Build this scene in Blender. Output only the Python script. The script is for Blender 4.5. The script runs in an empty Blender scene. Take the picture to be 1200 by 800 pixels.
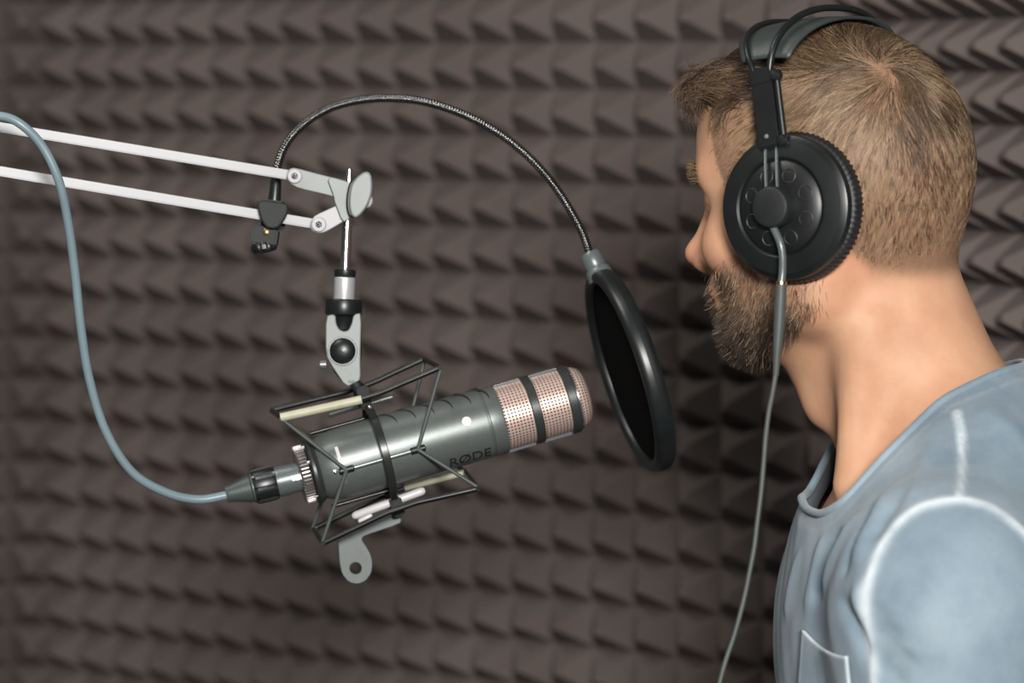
import bpy, bmesh, math, random
import numpy as np
from mathutils import Vector, Matrix
from mathutils.bvhtree import BVHTree

# ------------------------------------------------------------------ camera
SC = bpy.context.scene
COL = SC.collection
FPX = 3900.0                       # focal length in pixels of the 1200x800 frame
PITCH = math.radians(4.7)
CAM = np.array([0.0, 0.0, 1.70])
c_r = np.array([1.0, 0.0, 0.0])
c_f = np.array([0.0, math.cos(PITCH), -math.sin(PITCH)])
c_u = np.array([0.0, math.sin(PITCH), math.cos(PITCH)])

def P(px, py, d):
    """world point seen at photo pixel (px, py), d metres along the view axis"""
    return CAM + d * (c_f + (px - 600.0) / FPX * c_r - (py - 400.0) / FPX * c_u)

cam = bpy.data.cameras.new('camera')
cam.sensor_width = 36.0
cam.lens = 36.0 * FPX / 1200.0
cam.clip_start = 0.05
cam.dof.use_dof = True
cam.dof.focus_distance = 2.31
cam.dof.aperture_fstop = 5.6
camo = bpy.data.objects.new('camera', cam)
COL.objects.link(camo)
camo.location = CAM
camo.rotation_euler = (math.pi / 2 - PITCH, 0, 0)
SC.camera = camo

# ------------------------------------------------------------------ light
world = bpy.data.worlds.new('world')
SC.world = world
world.use_nodes = True
world.node_tree.nodes['Background'].inputs[0].default_value = (0.92, 0.96, 1.0, 1)
world.node_tree.nodes['Background'].inputs[1].default_value = 0.065

def area(name, loc, target, size, power, color=(1, 1, 1)):
    l = bpy.data.lights.new(name, 'AREA')
    l.shape = 'RECTANGLE'
    l.size, l.size_y = size
    l.energy = power
    l.color = color
    o = bpy.data.objects.new(name, l)
    COL.objects.link(o)
    o.location = loc
    o.rotation_euler = (Vector(target) - Vector(loc)).to_track_quat('-Z', 'Y').to_euler()
    return o

area('key_light', (0.26, -0.9, 2.25), (0.15, 2.4, 1.5), (0.55, 0.45), 150, (1.0, 0.98, 0.95))
area('fill_light', (-0.75, 2.2, 2.75), (-0.15, 3.1, 1.5), (0.6, 0.6), 9, (1.0, 0.97, 0.92))
SC.view_settings.view_transform = 'Standard'
SC.view_settings.look = 'None'
SC.view_settings.exposure = 0.12
SC.view_settings.gamma = 1.0
SC.view_settings.use_curve_mapping = False

# ------------------------------------------------------------------ materials
def srgb(r, g, b):
    f = lambda v: (v / 255 / 12.92) if v / 255 <= 0.04045 else ((v / 255 + 0.055) / 1.055) ** 2.4
    return (f(r), f(g), f(b), 1.0)

class NT:
    """small helper around a material's node tree"""
    def __init__(s, name):
        s.m = bpy.data.materials.new(name)
        s.m.use_nodes = True
        s.t = s.m.node_tree
        s.b = s.t.nodes['Principled BSDF']
    def n(s, kind, **kw):
        nd = s.t.nodes.new(kind)
        for k, v in kw.items():
            setattr(nd, k, v)
        return nd
    def l(s, a, b):
        s.t.links.new(a, b)
    def noise(s, scale, detail=3.0, vec=None, rough=0.55):
        nd = s.n('ShaderNodeTexNoise')
        nd.inputs['Scale'].default_value = scale
        nd.inputs['Detail'].default_value = detail
        nd.inputs['Roughness'].default_value = rough
        if vec is None:
            vec = s.n('ShaderNodeTexCoord').outputs['Object']
        s.l(vec, nd.inputs['Vector'])
        return nd.outputs['Fac']
    def ramp(s, fac, stops):
        nd = s.n('ShaderNodeValToRGB')
        e = nd.color_ramp.elements
        while len(e) < len(stops):
            e.new(0.5)
        for el, (p, c) in zip(e, stops):
            el.position = p
            el.color = c if len(c) == 4 else (*c, 1)
        s.l(fac, nd.inputs[0])
        return nd.outputs[0]
    def mix(s, fac, a, b):
        nd = s.n('ShaderNodeMix', data_type='RGBA')
        for sock, v in ((nd.inputs[0], fac), (nd.inputs[6], a), (nd.inputs[7], b)):
            if hasattr(v, 'links'):
                s.l(v, sock)
            else:
                sock.default_value = v
        return nd.outputs[2]
    def math(s, op, a, b=0.0):
        nd = s.n('ShaderNodeMath', operation=op)
        for sock, v in ((nd.inputs[0], a), (nd.inputs[1], b)):
            if hasattr(v, 'links'):
                s.l(v, sock)
            else:
                sock.default_value = v
        return nd.outputs[0]
    def attr(s, name):
        return s.n('ShaderNodeAttribute', attribute_name=name).outputs['Fac']
    def bump(s, h, strength=0.3, dist=0.001):
        nd = s.n('ShaderNodeBump')
        nd.inputs['Strength'].default_value = strength
        nd.inputs['Distance'].default_value = dist
        s.l(h, nd.inputs['Height'])
        s.l(nd.outputs[0], s.b.inputs['Normal'])
    def set(s, **kw):
        for k, v in kw.items():
            sock = s.b.inputs[k.replace('_', ' ')]
            if hasattr(v, 'links'):
                s.l(v, sock)
            else:
                sock.default_value = v
        return s

def simple(name, col, rough=0.45, metal=0.0, var=0.12, scale=60, bump=0.0, spec=0.5):
    t = NT(name)
    f = t.noise(scale)
    a = tuple(c * (1 - var) for c in col[:3]) + (1,)
    b = tuple(min(1, c * (1 + var)) for c in col[:3]) + (1,)
    t.set(Base_Color=t.ramp(f, [(0.3, a), (0.7, b)]), Roughness=rough, Metallic=metal)
    t.b.inputs['Specular IOR Level'].default_value = spec
    if bump:
        t.bump(t.noise(scale * 20, 2), bump, 0.0004)
    return t.m

M = {}
M['black_plastic'] = simple('black_plastic', (0.007, 0.008, 0.008), 0.42, 0, 0.2)
M['black_satin'] = simple('black_satin', (0.009, 0.011, 0.011), 0.36, 0, 0.2)
M['black_rod'] = simple('black_painted_rod', (0.009, 0.010, 0.009), 0.30, 0.2, 0.2)
M['black_matte'] = simple('black_cloth', (0.006, 0.006, 0.006), 0.85, 0, 0.3, 400, 0.4, 0.2)
M['leather'] = simple('grey_leather', (0.040, 0.049, 0.046), 0.45, 0, 0.15, 90, 0.35)
M['earpad'] = simple('black_earpad', (0.012, 0.013, 0.014), 0.5, 0, 0.2, 120, 0.3)
M['mic_body'] = simple('mic_body_metal', (0.14, 0.156, 0.148), 0.38, 0.5, 0.06, 300, 0.1)
M['mic_dark'] = simple('mic_dark_metal', (0.040, 0.045, 0.043), 0.38, 0.4, 0.08)
M['slot'] = simple('mic_slot_black', (0.008, 0.009, 0.009), 0.6)
M['bright_steel'] = simple('bright_steel', (0.62, 0.62, 0.63), 0.34, 0.55, 0.05)
M['hoop_metal'] = simple('hoop_metal', (0.035, 0.038, 0.037), 0.26, 0.5, 0.1)
M['clamp_black'] = simple('clamp_black', (0.016, 0.019, 0.018), 0.6, 0, 0.2, 60, 0, 0.3)
M['chrome'] = simple('chrome', (0.80, 0.78, 0.78), 0.18, 1.0, 0.05)
M['knurl'] = simple('knurled_steel', (0.34, 0.31, 0.30), 0.42, 0.9, 0.05)
M['silver'] = simple('silver_painted_steel', (0.33, 0.33, 0.335), 0.42, 0.0, 0.05, 20)
M['grey_plate'] = simple('grey_plate', (0.18, 0.196, 0.188), 0.48, 0.15, 0.06, 40)
M['dark_plate'] = simple('weathered_grey_plate', (0.085, 0.099, 0.095), 0.5, 0.3, 0.10, 60)
M['cream'] = simple('cream_reflection', (0.42, 0.41, 0.30), 0.45, 0.0, 0.12, 80)  # cream colour stands for a yellowish reflection on the black rods
M['white_rod'] = simple('white_rod', (0.55, 0.53, 0.53), 0.35, 0.0, 0.05)
M['white_dot'] = simple('white_dot', (0.95, 0.95, 0.95), 0.4)
M['gold'] = simple('gold_ring', (0.75, 0.55, 0.28), 0.25, 1.0)
M['cable'] = simple('grey_blue_cable', srgb(112, 130, 136), 0.38, 0, 0.06, 40)
M['thin_cable'] = simple('dark_grey_cable', (0.055, 0.065, 0.062), 0.55, 0, 0.1)
M['boot'] = simple('grey_boot', (0.05, 0.062, 0.059), 0.45, 0, 0.1)
M['tube_tone'] = simple('grey_sleeve', (0.12, 0.14, 0.14), 0.35, 0.3, 0.1)
M['wire'] = simple('grey_wire', (0.22, 0.24, 0.23), 0.35, 0.6, 0.1)
M['white_paint'] = simple('white_paint', (0.75, 0.73, 0.68), 0.5)

# foam: charcoal brown, open-cell grain
t = NT('acoustic_foam')
n1 = t.noise(7, 3)
n2 = t.noise(900, 2)
t.set(Base_Color=t.ramp(n1, [(0.3, srgb(92, 83, 80)), (0.7, srgb(103, 94, 90))]), Roughness=0.95)
t.b.inputs['Specular IOR Level'].default_value = 0.1
t.bump(n2, 0.25, 0.001)
M['foam'] = t.m

# ------------------------------------------------------------------ object helpers
def obj(name, me, mat, parent=None, smooth=True):
    if smooth:
        me.polygons.foreach_set('use_smooth', [True] * len(me.polygons))
    o = bpy.data.objects.new(name, me)
    if mat:
        me.materials.append(mat)
    COL.objects.link(o)
    if parent is not None:
        o.parent = parent
        o.matrix_parent_inverse = parent.matrix_world.inverted()
    return o

def thing(name, label, cat, loc=(0, 0, 0), group=None):
    o = bpy.data.objects.new(name, None)
    COL.objects.link(o)
    o.location = loc
    o.empty_display_size = 0.05
    o['label'] = label
    o['category'] = cat
    if group:
        o['group'] = group
    o.matrix_world = Matrix.Translation(Vector(loc))
    return o

def mesh_np(name, V, F):
    me = bpy.data.meshes.new(name)
    if isinstance(F, np.ndarray):
        k = F.shape[1]
        me.vertices.add(len(V))
        me.vertices.foreach_set('co', np.asarray(V, np.float32).ravel())
        me.loops.add(F.size)
        me.loops.foreach_set('vertex_index', F.astype(np.int32).ravel())
        me.polygons.add(len(F))
        me.polygons.foreach_set('loop_start', np.arange(0, F.size, k, dtype=np.int32))
        me.update(calc_edges=True)
    else:
        me.from_pydata([tuple(v) for v in V], [], F)
    return me

class MB:
    """collects shapes into ONE mesh"""
    def __init__(s):
        s.V, s.F, s.uv = [], [], []
    def add(s, V, F, uv=None):
        b = len(s.V)
        s.V += [tuple(v) for v in V]
        s.F += [[i + b for i in f] for f in F]
        s.uv += list(uv) if uv is not None else [None] * len(F)
        return s
    def tube(s, pts, r, n=12, caps=True, closed=False, sub=0):
        pts = [np.asarray(p, float) for p in pts]
        if sub:
            pts = spline(pts, sub, closed)
        rr = r if hasattr(r, '__len__') else [r] * len(pts)
        if len(rr) != len(pts):
            rr = np.interp(np.linspace(0, 1, len(pts)), np.linspace(0, 1, len(rr)), rr)
        K = len(pts)
        tan = []
        for i in range(K):
            a = pts[(i - 1) % K] if (closed or i > 0) else pts[i]
            b = pts[(i + 1) % K] if (closed or i < K - 1) else pts[i]
            d = b - a
            tan.append(d / (np.linalg.norm(d) + 1e-12))
        up = np.array([0.3, 0.2, 0.93])
        if abs(tan[0] @ up) > 0.9:
            up = np.array([1.0, 0, 0.1])
        e = np.cross(tan[0], up)
        e /= np.linalg.norm(e)
        V, F = [], []
        for i in range(K):
            e = e - tan[i] * (e @ tan[i])
            e /= np.linalg.norm(e)
            g = np.cross(tan[i], e)
            for j in range(n):
                a = 2 * math.pi * j / n
                V.append(pts[i] + rr[i] * (math.cos(a) * e + math.sin(a) * g))
        for i in range(K if closed else K - 1):
            for j in range(n):
                a, b = i * n + j, i * n + (j + 1) % n
                c, d = ((i + 1) % K) * n + (j + 1) % n, ((i + 1) % K) * n + j
                F.append([a, b, c, d])
        if caps and not closed:
            F.append(list(range(n))[::-1])
            F.append([(K - 1) * n + j for j in range(n)])
        return s.add(V, F)
    def lathe(s, o, ax, prof, n=48, a0=0.0, a1=2 * math.pi, ref=None, flute=None):
        """prof: (distance along ax, radius); flute(i,j)->radius factor"""
        o = np.asarray(o, float)
        ax = np.asarray(ax, float)
        ax = ax / np.linalg.norm(ax)
        ref = np.array([0, 0, 1.0]) if ref is None else np.asarray(ref, float)
        e = ref - ax * (ref @ ax)
        e /= np.linalg.norm(e)
        g = np.cross(ax, e)
        full = abs(a1 - a0) > 6.28
        m = n if full else n + 1
        V, F, U = [], [], []
        arc = [0.0]
        for i in range(1, len(prof)):
            arc.append(arc[-1] + math.hypot(prof[i][0] - prof[i - 1][0], prof[i][1] - prof[i - 1][1]))
        for i, (d, r) in enumerate(prof):
            for j in range(m):
                a = a0 + (a1 - a0) * j / n
                k = flute(i, j) if flute else 1.0
                V.append(o + ax * d + max(r, 1e-5) * k * (math.cos(a) * e + math.sin(a) * g))
        for i in range(len(prof) - 1):
            for j in range(n):
                j2 = (j + 1) % m if full else j + 1
                F.append([i * m + j, i * m + j2, (i + 1) * m + j2, (i + 1) * m + j])
                U.append([(j / n, arc[i]), ((j + 1) / n, arc[i]), ((j + 1) / n, arc[i + 1]), (j / n, arc[i + 1])])
        return s.add(V, F, U)
    def box(s, c, ex, ey, ez, bev=0.0):
        """c centre, ex/ey/ez half-extent vectors, chamfered edges"""
        c, ex, ey, ez = [np.asarray(v, float) for v in (c, ex, ey, ez)]
        bm = bmesh.new()
        bmesh.ops.create_cube(bm, size=2.0)
        mat = Matrix(((ex[0], ey[0], ez[0], c[0]), (ex[1], ey[1], ez[1], c[1]), (ex[2], ey[2], ez[2], c[2]), (0, 0, 0, 1)))
        bm.transform(mat)
        bmesh.ops.recalc_face_normals(bm, faces=bm.faces[:])
        if bev:
            bmesh.ops.bevel(bm, geom=bm.edges[:], offset=bev, segments=2, affect='EDGES')
        bm.verts.index_update()
        V = [tuple(v.co) for v in bm.verts]
        F = [[v.index for v in f.verts] for f in bm.faces]
        bm.free()
        return s.add(V, F)
    def mesh(s, name):
        me = bpy.data.meshes.new(name)
        me.from_pydata(s.V, [], s.F)
        if any(u is not None for u in s.uv):
            lay = me.uv_layers.new(name='UVMap')
            k = 0
            for f, u in zip(s.F, s.uv):
                for q in range(len(f)):
                    lay.data[k].uv = u[q] if u is not None else (0, 0)
                    k += 1
        bm = bmesh.new()
        bm.from_mesh(me)
        bmesh.ops.recalc_face_normals(bm, faces=bm.faces[:])
        bm.to_mesh(me)
        bm.free()
        return me
    def build(s, name, mat, parent=None, smooth=True, sharp=38):
        o = obj(name, s.mesh(name), mat, parent, smooth)
        if smooth and sharp:
            auto_sharp(o.data, sharp)
        return o

def auto_sharp(me, deg):
    bm = bmesh.new()
    bm.from_mesh(me)
    lim = math.radians(deg)
    for e in bm.edges:
        if len(e.link_faces) == 2 and e.calc_face_angle(0.0) > lim:
            e.smooth = False
    bm.to_mesh(me)
    bm.free()

def spline(pts, sub, closed=False):
    """Catmull-Rom through pts"""
    pts = [np.asarray(p, float) for p in pts]
    K = len(pts)
    out = []
    for i in range(K if closed else K - 1):
        p0 = pts[(i - 1) % K] if (closed or i > 0) else 2 * pts[0] - pts[1]
        p1, p2 = pts[i], pts[(i + 1) % K]
        p3 = pts[(i + 2) % K] if (closed or i + 2 < K) else 2 * pts[-1] - pts[-2]
        for q in range(sub):
            u = q / sub
            out.append(0.5 * (2 * p1 + (p2 - p0) * u + (2 * p0 - 5 * p1 + 4 * p2 - p3) * u * u + (3 * p1 - p0 - 3 * p2 + p3) * u ** 3))
    if not closed:
        out.append(pts[-1])
    return out

def plate(name, loops, d, thick, mat, parent, bev=0.0006, normal=None):
    """a flat cut-out plate: outer loop and holes in photo pixels at depth d, extruded along the view axis"""
    cu = bpy.data.curves.new(name, 'CURVE')
    cu.dimensions = '2D'
    cu.fill_mode = 'BOTH'
    cu.extrude = thick / 2 - bev
    cu.bevel_depth = bev
    cu.bevel_resolution = 1
    cx = sum(p[0] for p in loops[0]) / len(loops[0])
    cy = sum(p[1] for p in loops[0]) / len(loops[0])
    k = d / FPX
    for lp in loops:
        sp = cu.splines.new('POLY')
        sp.points.add(len(lp) - 1)
        for q, (x, y) in zip(sp.points, lp):
            q.co = ((x - cx) * k, -(y - cy) * k, 0, 1)
        sp.use_cyclic_u = True
    tmp = bpy.data.objects.new(name + '_tmp', cu)
    me = bpy.data.meshes.new_from_object(tmp)
    me.name = name
    bpy.data.objects.remove(tmp)
    o3 = P(cx, cy, d)
    z = -c_f
    mt = Matrix(((c_r[0], c_u[0], z[0], o3[0]), (c_r[1], c_u[1], z[1], o3[1]), (c_r[2], c_u[2], z[2], o3[2]), (0, 0, 0, 1)))
    me.transform(mt)
    o = obj(name, me, mat, parent, True)
    auto_sharp(o.data, 30)
    return o

def circ(cx, cy, r, n=24, ry=None):
    return [(cx + r * math.cos(2 * math.pi * i / n), cy + (ry or r) * math.sin(2 * math.pi * i / n)) for i in range(n)]
def rounded(pts, it=2):
    """corner-cutting of a closed polygon"""
    for _ in range(it):
        q = []
        for i in range(len(pts)):
            a, b = pts[i], pts[(i + 1) % len(pts)]
            q += [(0.8 * a[0] + 0.2 * b[0], 0.8 * a[1] + 0.2 * b[1]), (0.2 * a[0] + 0.8 * b[0], 0.2 * a[1] + 0.8 * b[1])]
        pts = q
    return pts
def nrm(v):
    v = np.asarray(v, float)
    return v / np.linalg.norm(v)

# ------------------------------------------------------------------ the booth
PITCHM, ROWM, FOAM_H = 0.05, 0.048, 0.036
def foam_wall(name, start, direc, n_cols, z0, n_rows):
    """wall of pyramid foam; start = floor-plan point of its left end, direc = unit vector to the right"""
    d = np.array([direc[0], direc[1], 0.0])
    nrmv = np.array([direc[1], -direc[0], 0.0])       # faces the room (towards the camera)
    V, F = [], []
    idx = {}
    rng = random.Random(5)
    def vert(s, z, h):
        p = np.array([start[0], start[1], 0.0]) + d * s + np.array([0, 0, z]) + nrmv * h
        V.append(p)
        return len(V) - 1
    base = [[vert(c * PITCHM, z0 + r * ROWM, 0.0) for c in range(n_cols + 1)] for r in range(n_rows + 1)]
    for r in range(n_rows):
        for c in range(n_cols):
            a, b, e, g = base[r][c], base[r][c + 1], base[r + 1][c + 1], base[r + 1][c]
            cs, cz, t = (c + 0.5) * PITCHM, z0 + (r + 0.5) * ROWM, 0.0035
            cs += rng.uniform(-0.0012, 0.0012)
            cz += rng.uniform(-0.0015, 0.0008)
            h = FOAM_H + rng.uniform(-0.0015, 0.0015)
            q = [vert(cs - t, cz - t, h), vert(cs + t, cz - t, h), vert(cs + t, cz + t, h), vert(cs - t, cz + t, h)]
            F += [[a, b, q[1], q[0]], [b, e, q[2], q[1]], [e, g, q[3], q[2]], [g, a, q[0], q[3]], q]
    # solid backing
    W, H = n_cols * PITCHM, n_rows * ROWM
    k = [vert(0, z0, -0.06), vert(W, z0, -0.06), vert(W, z0 + H, -0.06), vert(0, z0 + H, -0.06)]
    cnr = [base[0][0], base[0][-1], base[-1][-1], base[-1][0]]
    F.append(k[::-1])
    F.append(base[0] + [k[1], k[0]])
    F.append([base[r][-1] for r in range(n_rows + 1)] + [k[2], k[1]])
    F.append(base[-1][::-1] + [k[3], k[2]])
    F.append([base[r][0] for r in range(n_rows, -1, -1)] + [k[0], k[3]])
    me = mesh_np(name, V, F)
    o = obj(name, me, M['foam'], None, False)
    o['kind'] = 'structure'
    return o

TH = math.radians(34.5)
wall_c = np.array([0.0, 3.464])
wd = np.array([math.cos(TH), -math.sin(TH)])
S0, S1 = -0.645, 0.405
zrow = P(600, 49, 3.464)[2]
z0 = zrow - ROWM * math.floor(zrow / ROWM)
foam_wall('wall_back', wall_c + wd * S0, wd, 21, z0, 48)
TR = math.radians(66.5)
rd = np.array([math.cos(TR), -math.sin(TR)])
foam_wall('wall_right', wall_c + wd * S1, rd, 14, z0 + 0.018, 48)
ld = np.array([math.cos(math.radians(-1)), -math.sin(math.radians(-1))])   # left wall: same obtuse corner as on the right
foam_wall('wall_left', wall_c + wd * S0 - ld * 0.60, ld, 12, z0, 48)
tp, tq = P(1.5, 597, 3.80), P(1.5, 652, 3.80)
mb = MB()
mb.box((tp[0] - 0.05, 3.80 * math.cos(PITCH) - 0.12, (tp[2] + tq[2]) / 2), (0.05, 0, 0), (0, 0.012, 0), (0, 0, (tp[2] - tq[2]) / 2), 0.003)
o = mb.build('trim_1', M['white_paint'], None)
o['kind'] = 'structure'
mb = MB()
mb.box((0, 1.4, -0.03), (2.2, 0, 0), (0, 2.8, 0), (0, 0, 0.03), 0.0)
t = NT('dark_carpet')
t.set(Base_Color=t.ramp(t.noise(300), [(0.3, (0.02, 0.02, 0.022, 1)), (0.7, (0.04, 0.038, 0.04, 1))]), Roughness=0.95)
o = mb.build('floor', t.m, None)
o['kind'] = 'structure'

# ------------------------------------------------------------------ microphone
MA, MBp = P(365, 553, 2.400), P(690, 461, 2.433)
m_ax = nrm(MBp - MA)
MLEN = float(np.linalg.norm(MBp - MA))
PX = 2.415 / FPX                    # metres per photo pixel at the microphone
m_up = nrm(np.array([0, 0, 1.0]) - m_ax * m_ax[2])
m_side = nrm(np.cross(m_ax, m_up))
if m_side[1] > 0:
    m_side = -m_side                # towards the camera
def mic_pt(s, ang, r):
    """s pixels along the axis, ang degrees from the top towards the camera, r pixels from the axis"""
    a = math.radians(ang)
    return MA + m_ax * s * PX + (m_up * math.cos(a) + m_side * math.sin(a)) * r * PX
def prof(l):
    return [(a * PX, b * PX) for a, b in l]

mic = thing('studio_microphone', 'dark grey broadcast microphone with copper mesh grille held in a shock mount', 'microphone', MA)
mb = MB().lathe(MA, m_ax, prof([(4, 1), (4, 30), (7, 33), (14, 36.5), (22, 39.5), (32, 41.2), (44, 41.8), (120, 41.8), (205, 41.2), (211.0, 41.0), (212.0, 39.6), (213.2, 39.6), (214.2, 41.0), (228, 41.0), (230, 40.4), (231, 38.5), (231, 1)]), 72, ref=m_up)
body = mb.build('body', M['mic_body'], mic, True, 30)
# slots along the shoulder of the body
for i in range(6):
    s0 = 88 + i * 22.3
    pts = [mic_pt(s0 + 21 * math.sin(q / 10 * math.pi / 2), 2 + 40 * (1 - math.cos(q / 10 * math.pi / 2)), 41.4) for q in range(11)]
    MB().tube(pts, [0.4 * PX, 1.3 * PX, 1.5 * PX, 1.3 * PX, 0.4 * PX], 8).build('slot', M['slot'], body)
    pts = [mic_pt(s0 + 21 * math.sin(q / 10 * math.pi / 2), -6 - 40 * (1 - math.cos(q / 10 * math.pi / 2)), 41.4) for q in range(11)]
    MB().tube(pts, [0.4 * PX, 1.3 * PX, 1.5 * PX, 1.3 * PX, 0.4 * PX], 8).build('slot', M['slot'], body)
# emblem dot
MB().lathe(mic_pt(186, 71, 41.0), nrm(m_up * math.cos(math.radians(71)) + m_side * math.sin(math.radians(71))), [(0, 5.4 * PX), (1.2 * PX, 5.4 * PX), (1.6 * PX, 4.6 * PX), (1.6 * PX, 0)], 24).build('emblem_dot', M['white_dot'], body)
o_scr = MB().lathe(mic_pt(23, 92, 39.2), m_side, [(0, 3.0 * PX), (1.6 * PX, 2.6 * PX), (2.0 * PX, 0)], 16).build('screw', M['chrome'], body)
# pale curved strip near the tail, white above and grey below
def patch(s0, s1, a0, a1, r, n=14):
    V, F = [], []
    for lay, rr in ((0, r), (1, r - 1.2)):
        for i in range(n + 1):
            a = a0 + (a1 - a0) * i / n
            V += [mic_pt(s0, a, rr), mic_pt(s1, a, rr)]
    for i in range(n):
        F.append([2 * i, 2 * i + 1, 2 * i + 3, 2 * i + 2])
    b = 2 * (n + 1)
    for i in range(n):
        F.append([b + 2 * i, b + 2 * i + 2, b + 2 * i + 3, b + 2 * i + 1])
        F.append([2 * i, 2 * i + 2, b + 2 * i + 2, b + 2 * i])
        F.append([2 * i + 1, b + 2 * i + 1, b + 2 * i + 3, 2 * i + 3])
    F.append([0, b, b + 1, 1])
    F.append([2 * n, 2 * n + 1, b + 2 * n + 1, b + 2 * n])
    return MB().add(V, F)
patch(30.0, 33.8, 52, 74, 41.6).build('pale_strip', M['white_rod'], body)
patch(30.0, 34.0, 75, 116, 41.6).build('pale_strip', M['wire'], body)
# maker's lettering, wrapped on the lower flank
fc = bpy.data.curves.new('lettering', 'FONT')
fc.body = 'R\u00d8DE'
fc.size = 1.0
fc.extrude = 0.02
fc.align_x = 'CENTER'
tmp = bpy.data.objects.new('lettering_tmp', fc)
me = bpy.data.meshes.new_from_object(tmp)
bpy.data.objects.remove(tmp)
me.name = 'lettering'
co = np.zeros(len(me.vertices) * 3, np.float32)
me.vertices.foreach_get('co', co)
co = co.reshape(-1, 3)
wdt = co[:, 0].max() - co[:, 0].min()
kx = 50.0 / wdt
ky = 15.0 / (co[:, 1].max() - co[:, 1].min())
new = [mic_pt(181 + c[0] * kx, 146 - c[1] * ky / 41.8 * 57.3, 41.6 + (0.5 if c[2] > 0 else -0.8)) for c in co]
me.vertices.foreach_set('co', np.array(new, np.float32).ravel())
me.update()
obj('lettering', me, M['slot'], body, False)

# woven copper grille: diagonal wire cloth drawn in UV (turn, metres)
t = NT('copper_wire_mesh')
uvn = t.n('ShaderNodeUVMap', uv_map='UVMap')
sep = t.n('ShaderNodeSeparateXYZ')
t.l(uvn.outputs[0], sep.inputs[0])
uu = t.math('MULTIPLY', sep.outputs[0], 30.0 * 2 * math.pi)
vv = t.math('MULTIPLY', sep.outputs[1], 2 * math.pi / 0.0051)
s1 = t.math('SINE', t.math('ADD', uu, vv))
s2 = t.math('SINE', t.math('SUBTRACT', uu, vv))
hole = t.math('MULTIPLY', s1, s2)
wirem = t.ramp(t.math('ADD', t.math('MULTIPLY', hole, 0.5), 0.5), [(0.20, (0, 0, 0)), (0.44, (1, 1, 1))])
t.set(Base_Color=t.mix(wirem, (0.035, 0.016, 0.012, 1), (0.70, 0.52, 0.45, 1)), Roughness=0.42, Metallic=t.math('MULTIPLY', wirem, 0.55))
t.bump(wirem, 0.6, 0.0006)
M['copper'] = t.m

gr = MB().lathe(MA, m_ax, prof([(230, 38.4), (300, 37.6), (314, 37.2)]), 96, ref=m_up).build('grille', M['copper'], mic)
MB().lathe(MA, m_ax, prof([(314, 37.0), (321, 37.0), (328, 35.6), (333.5, 32.5), (337, 27), (339, 18), (339.8, 9), (340, 0.3)]), 96, ref=m_up).build('grille_cap', M['copper'], mic)
for a, b in ((264, 275), (309, 320)):
    MB().lathe(MA, m_ax, prof([(a, 37.5), (a, 40.2), (a + 1.2, 41.0), (b - 1.2, 41.0), (b, 40.2), (b, 37.0), (a, 37.0)]), 72, ref=m_up).build('grille_ring', M['mic_dark'], mic, True, 30)
MB().lathe(MA, m_ax, prof([(320, 36.6), (320, 38.6), (322.4, 38.6), (322.4, 36.6), (320, 36.6)]), 72, ref=m_up).build('trim_ring', M['chrome'], mic, True, 30)
for ang in (4, 94 + 84, -86, 90 + 178):
    pass
for ang in (0, 180):
    for a, b in ((231, 264), (275, 309)):
        rad = nrm(m_up * math.cos(math.radians(ang)) + m_side * math.sin(math.radians(ang)))
        tg = np.cross(m_ax, rad)
        MB().box(mic_pt((a + b) / 2, ang, 38.6), m_ax * (b - a) / 2 * PX, tg * 6 * PX, rad * 2.3 * PX, 0.0004).build('grille_bar', M['chrome'], mic)
# tail: flange, knurled locking ring
tail = MB().lathe(MA, m_ax, prof([(-2, 1), (-2, 37), (0, 38.5), (3, 38.5), (5, 37), (8, 35.5), (8, 1)]), 64, ref=m_up).build('tail_flange', M['mic_dark'], mic, True, 30)
for ang in (20, 62, 140, 200, 280):
    MB().lathe(mic_pt(-3.5, ang, 33.5), m_ax, [(-1.2 * PX, 0), (-1.0 * PX, 2.2 * PX), (1.5 * PX, 2.6 * PX)], 12).build('screw', M['chrome'], tail)
MB().lathe(MA, m_ax, prof([(-15, 1), (-15, 33), (-13.5, 34.5), (-4.5, 34.5), (-3, 33), (-3, 1)]), 144, ref=m_up,
           flute=lambda i, j: (1.0 if (i in (0, 5) or j % 3) else 0.90)).build('knurled_ring', M['knurl'], mic, True, 30)

# ------------------------------------------------------------------ microphone cable and plug
q0, q1 = P(265, 579, 2.392), P(352, 558, 2.398)
c_ax = nrm(q1 - q0)
cab = thing('microphone_cable', 'grey blue microphone cable hanging in a loop and plugged into the microphone tail', 'cable', q0)
pts = [P(x, y, d) for x, y, d in ((-150, 260, 2.30), (-90, 175, 2.30), (-40, 137, 2.30), (0, 136, 2.30), (25, 146, 2.30), (50, 172, 2.305), (69, 212, 2.31), (80, 262, 2.32), (88, 320, 2.33), (95, 385, 2.34), (105, 445, 2.35), (124, 505, 2.36), (155, 553, 2.37), (195, 577, 2.38), (232, 585, 2.387), (265, 580, 2.391))]
pts += [P(275, 577.5, 2.392)]
MB().tube(pts, 5.2 * PX, 14, sub=8).build('cord', M['cable'], cab)
def cl(a, b):
    return (a * PX, b * PX)
L_ = float(np.linalg.norm(q1 - q0)) / PX
bp = [(0, 5.4), (0, 9.5)]
for i in range(9):
    x = 3 + i * 2.9
    r = 10.5 + i * 0.75
    bp += [(x, r), (x + 1.5, r + 0.2), (x + 1.6, r - 1.2), (x + 2.8, r - 1.0)]
bp += [(31, 17.5), (33, 17.5), (33, 2)]
plug = MB().lathe(q0, c_ax, prof([(31, 1), (31, 16.5), (35, 17.8), (90, 17.2), (101, 16.5), (101, 1)]), 48).build('plug', M['tube_tone'], cab, True, 30)
MB().lathe(q0, c_ax, prof(bp), 40).build('strain_relief', M['boot'], plug, True, 25)
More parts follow.
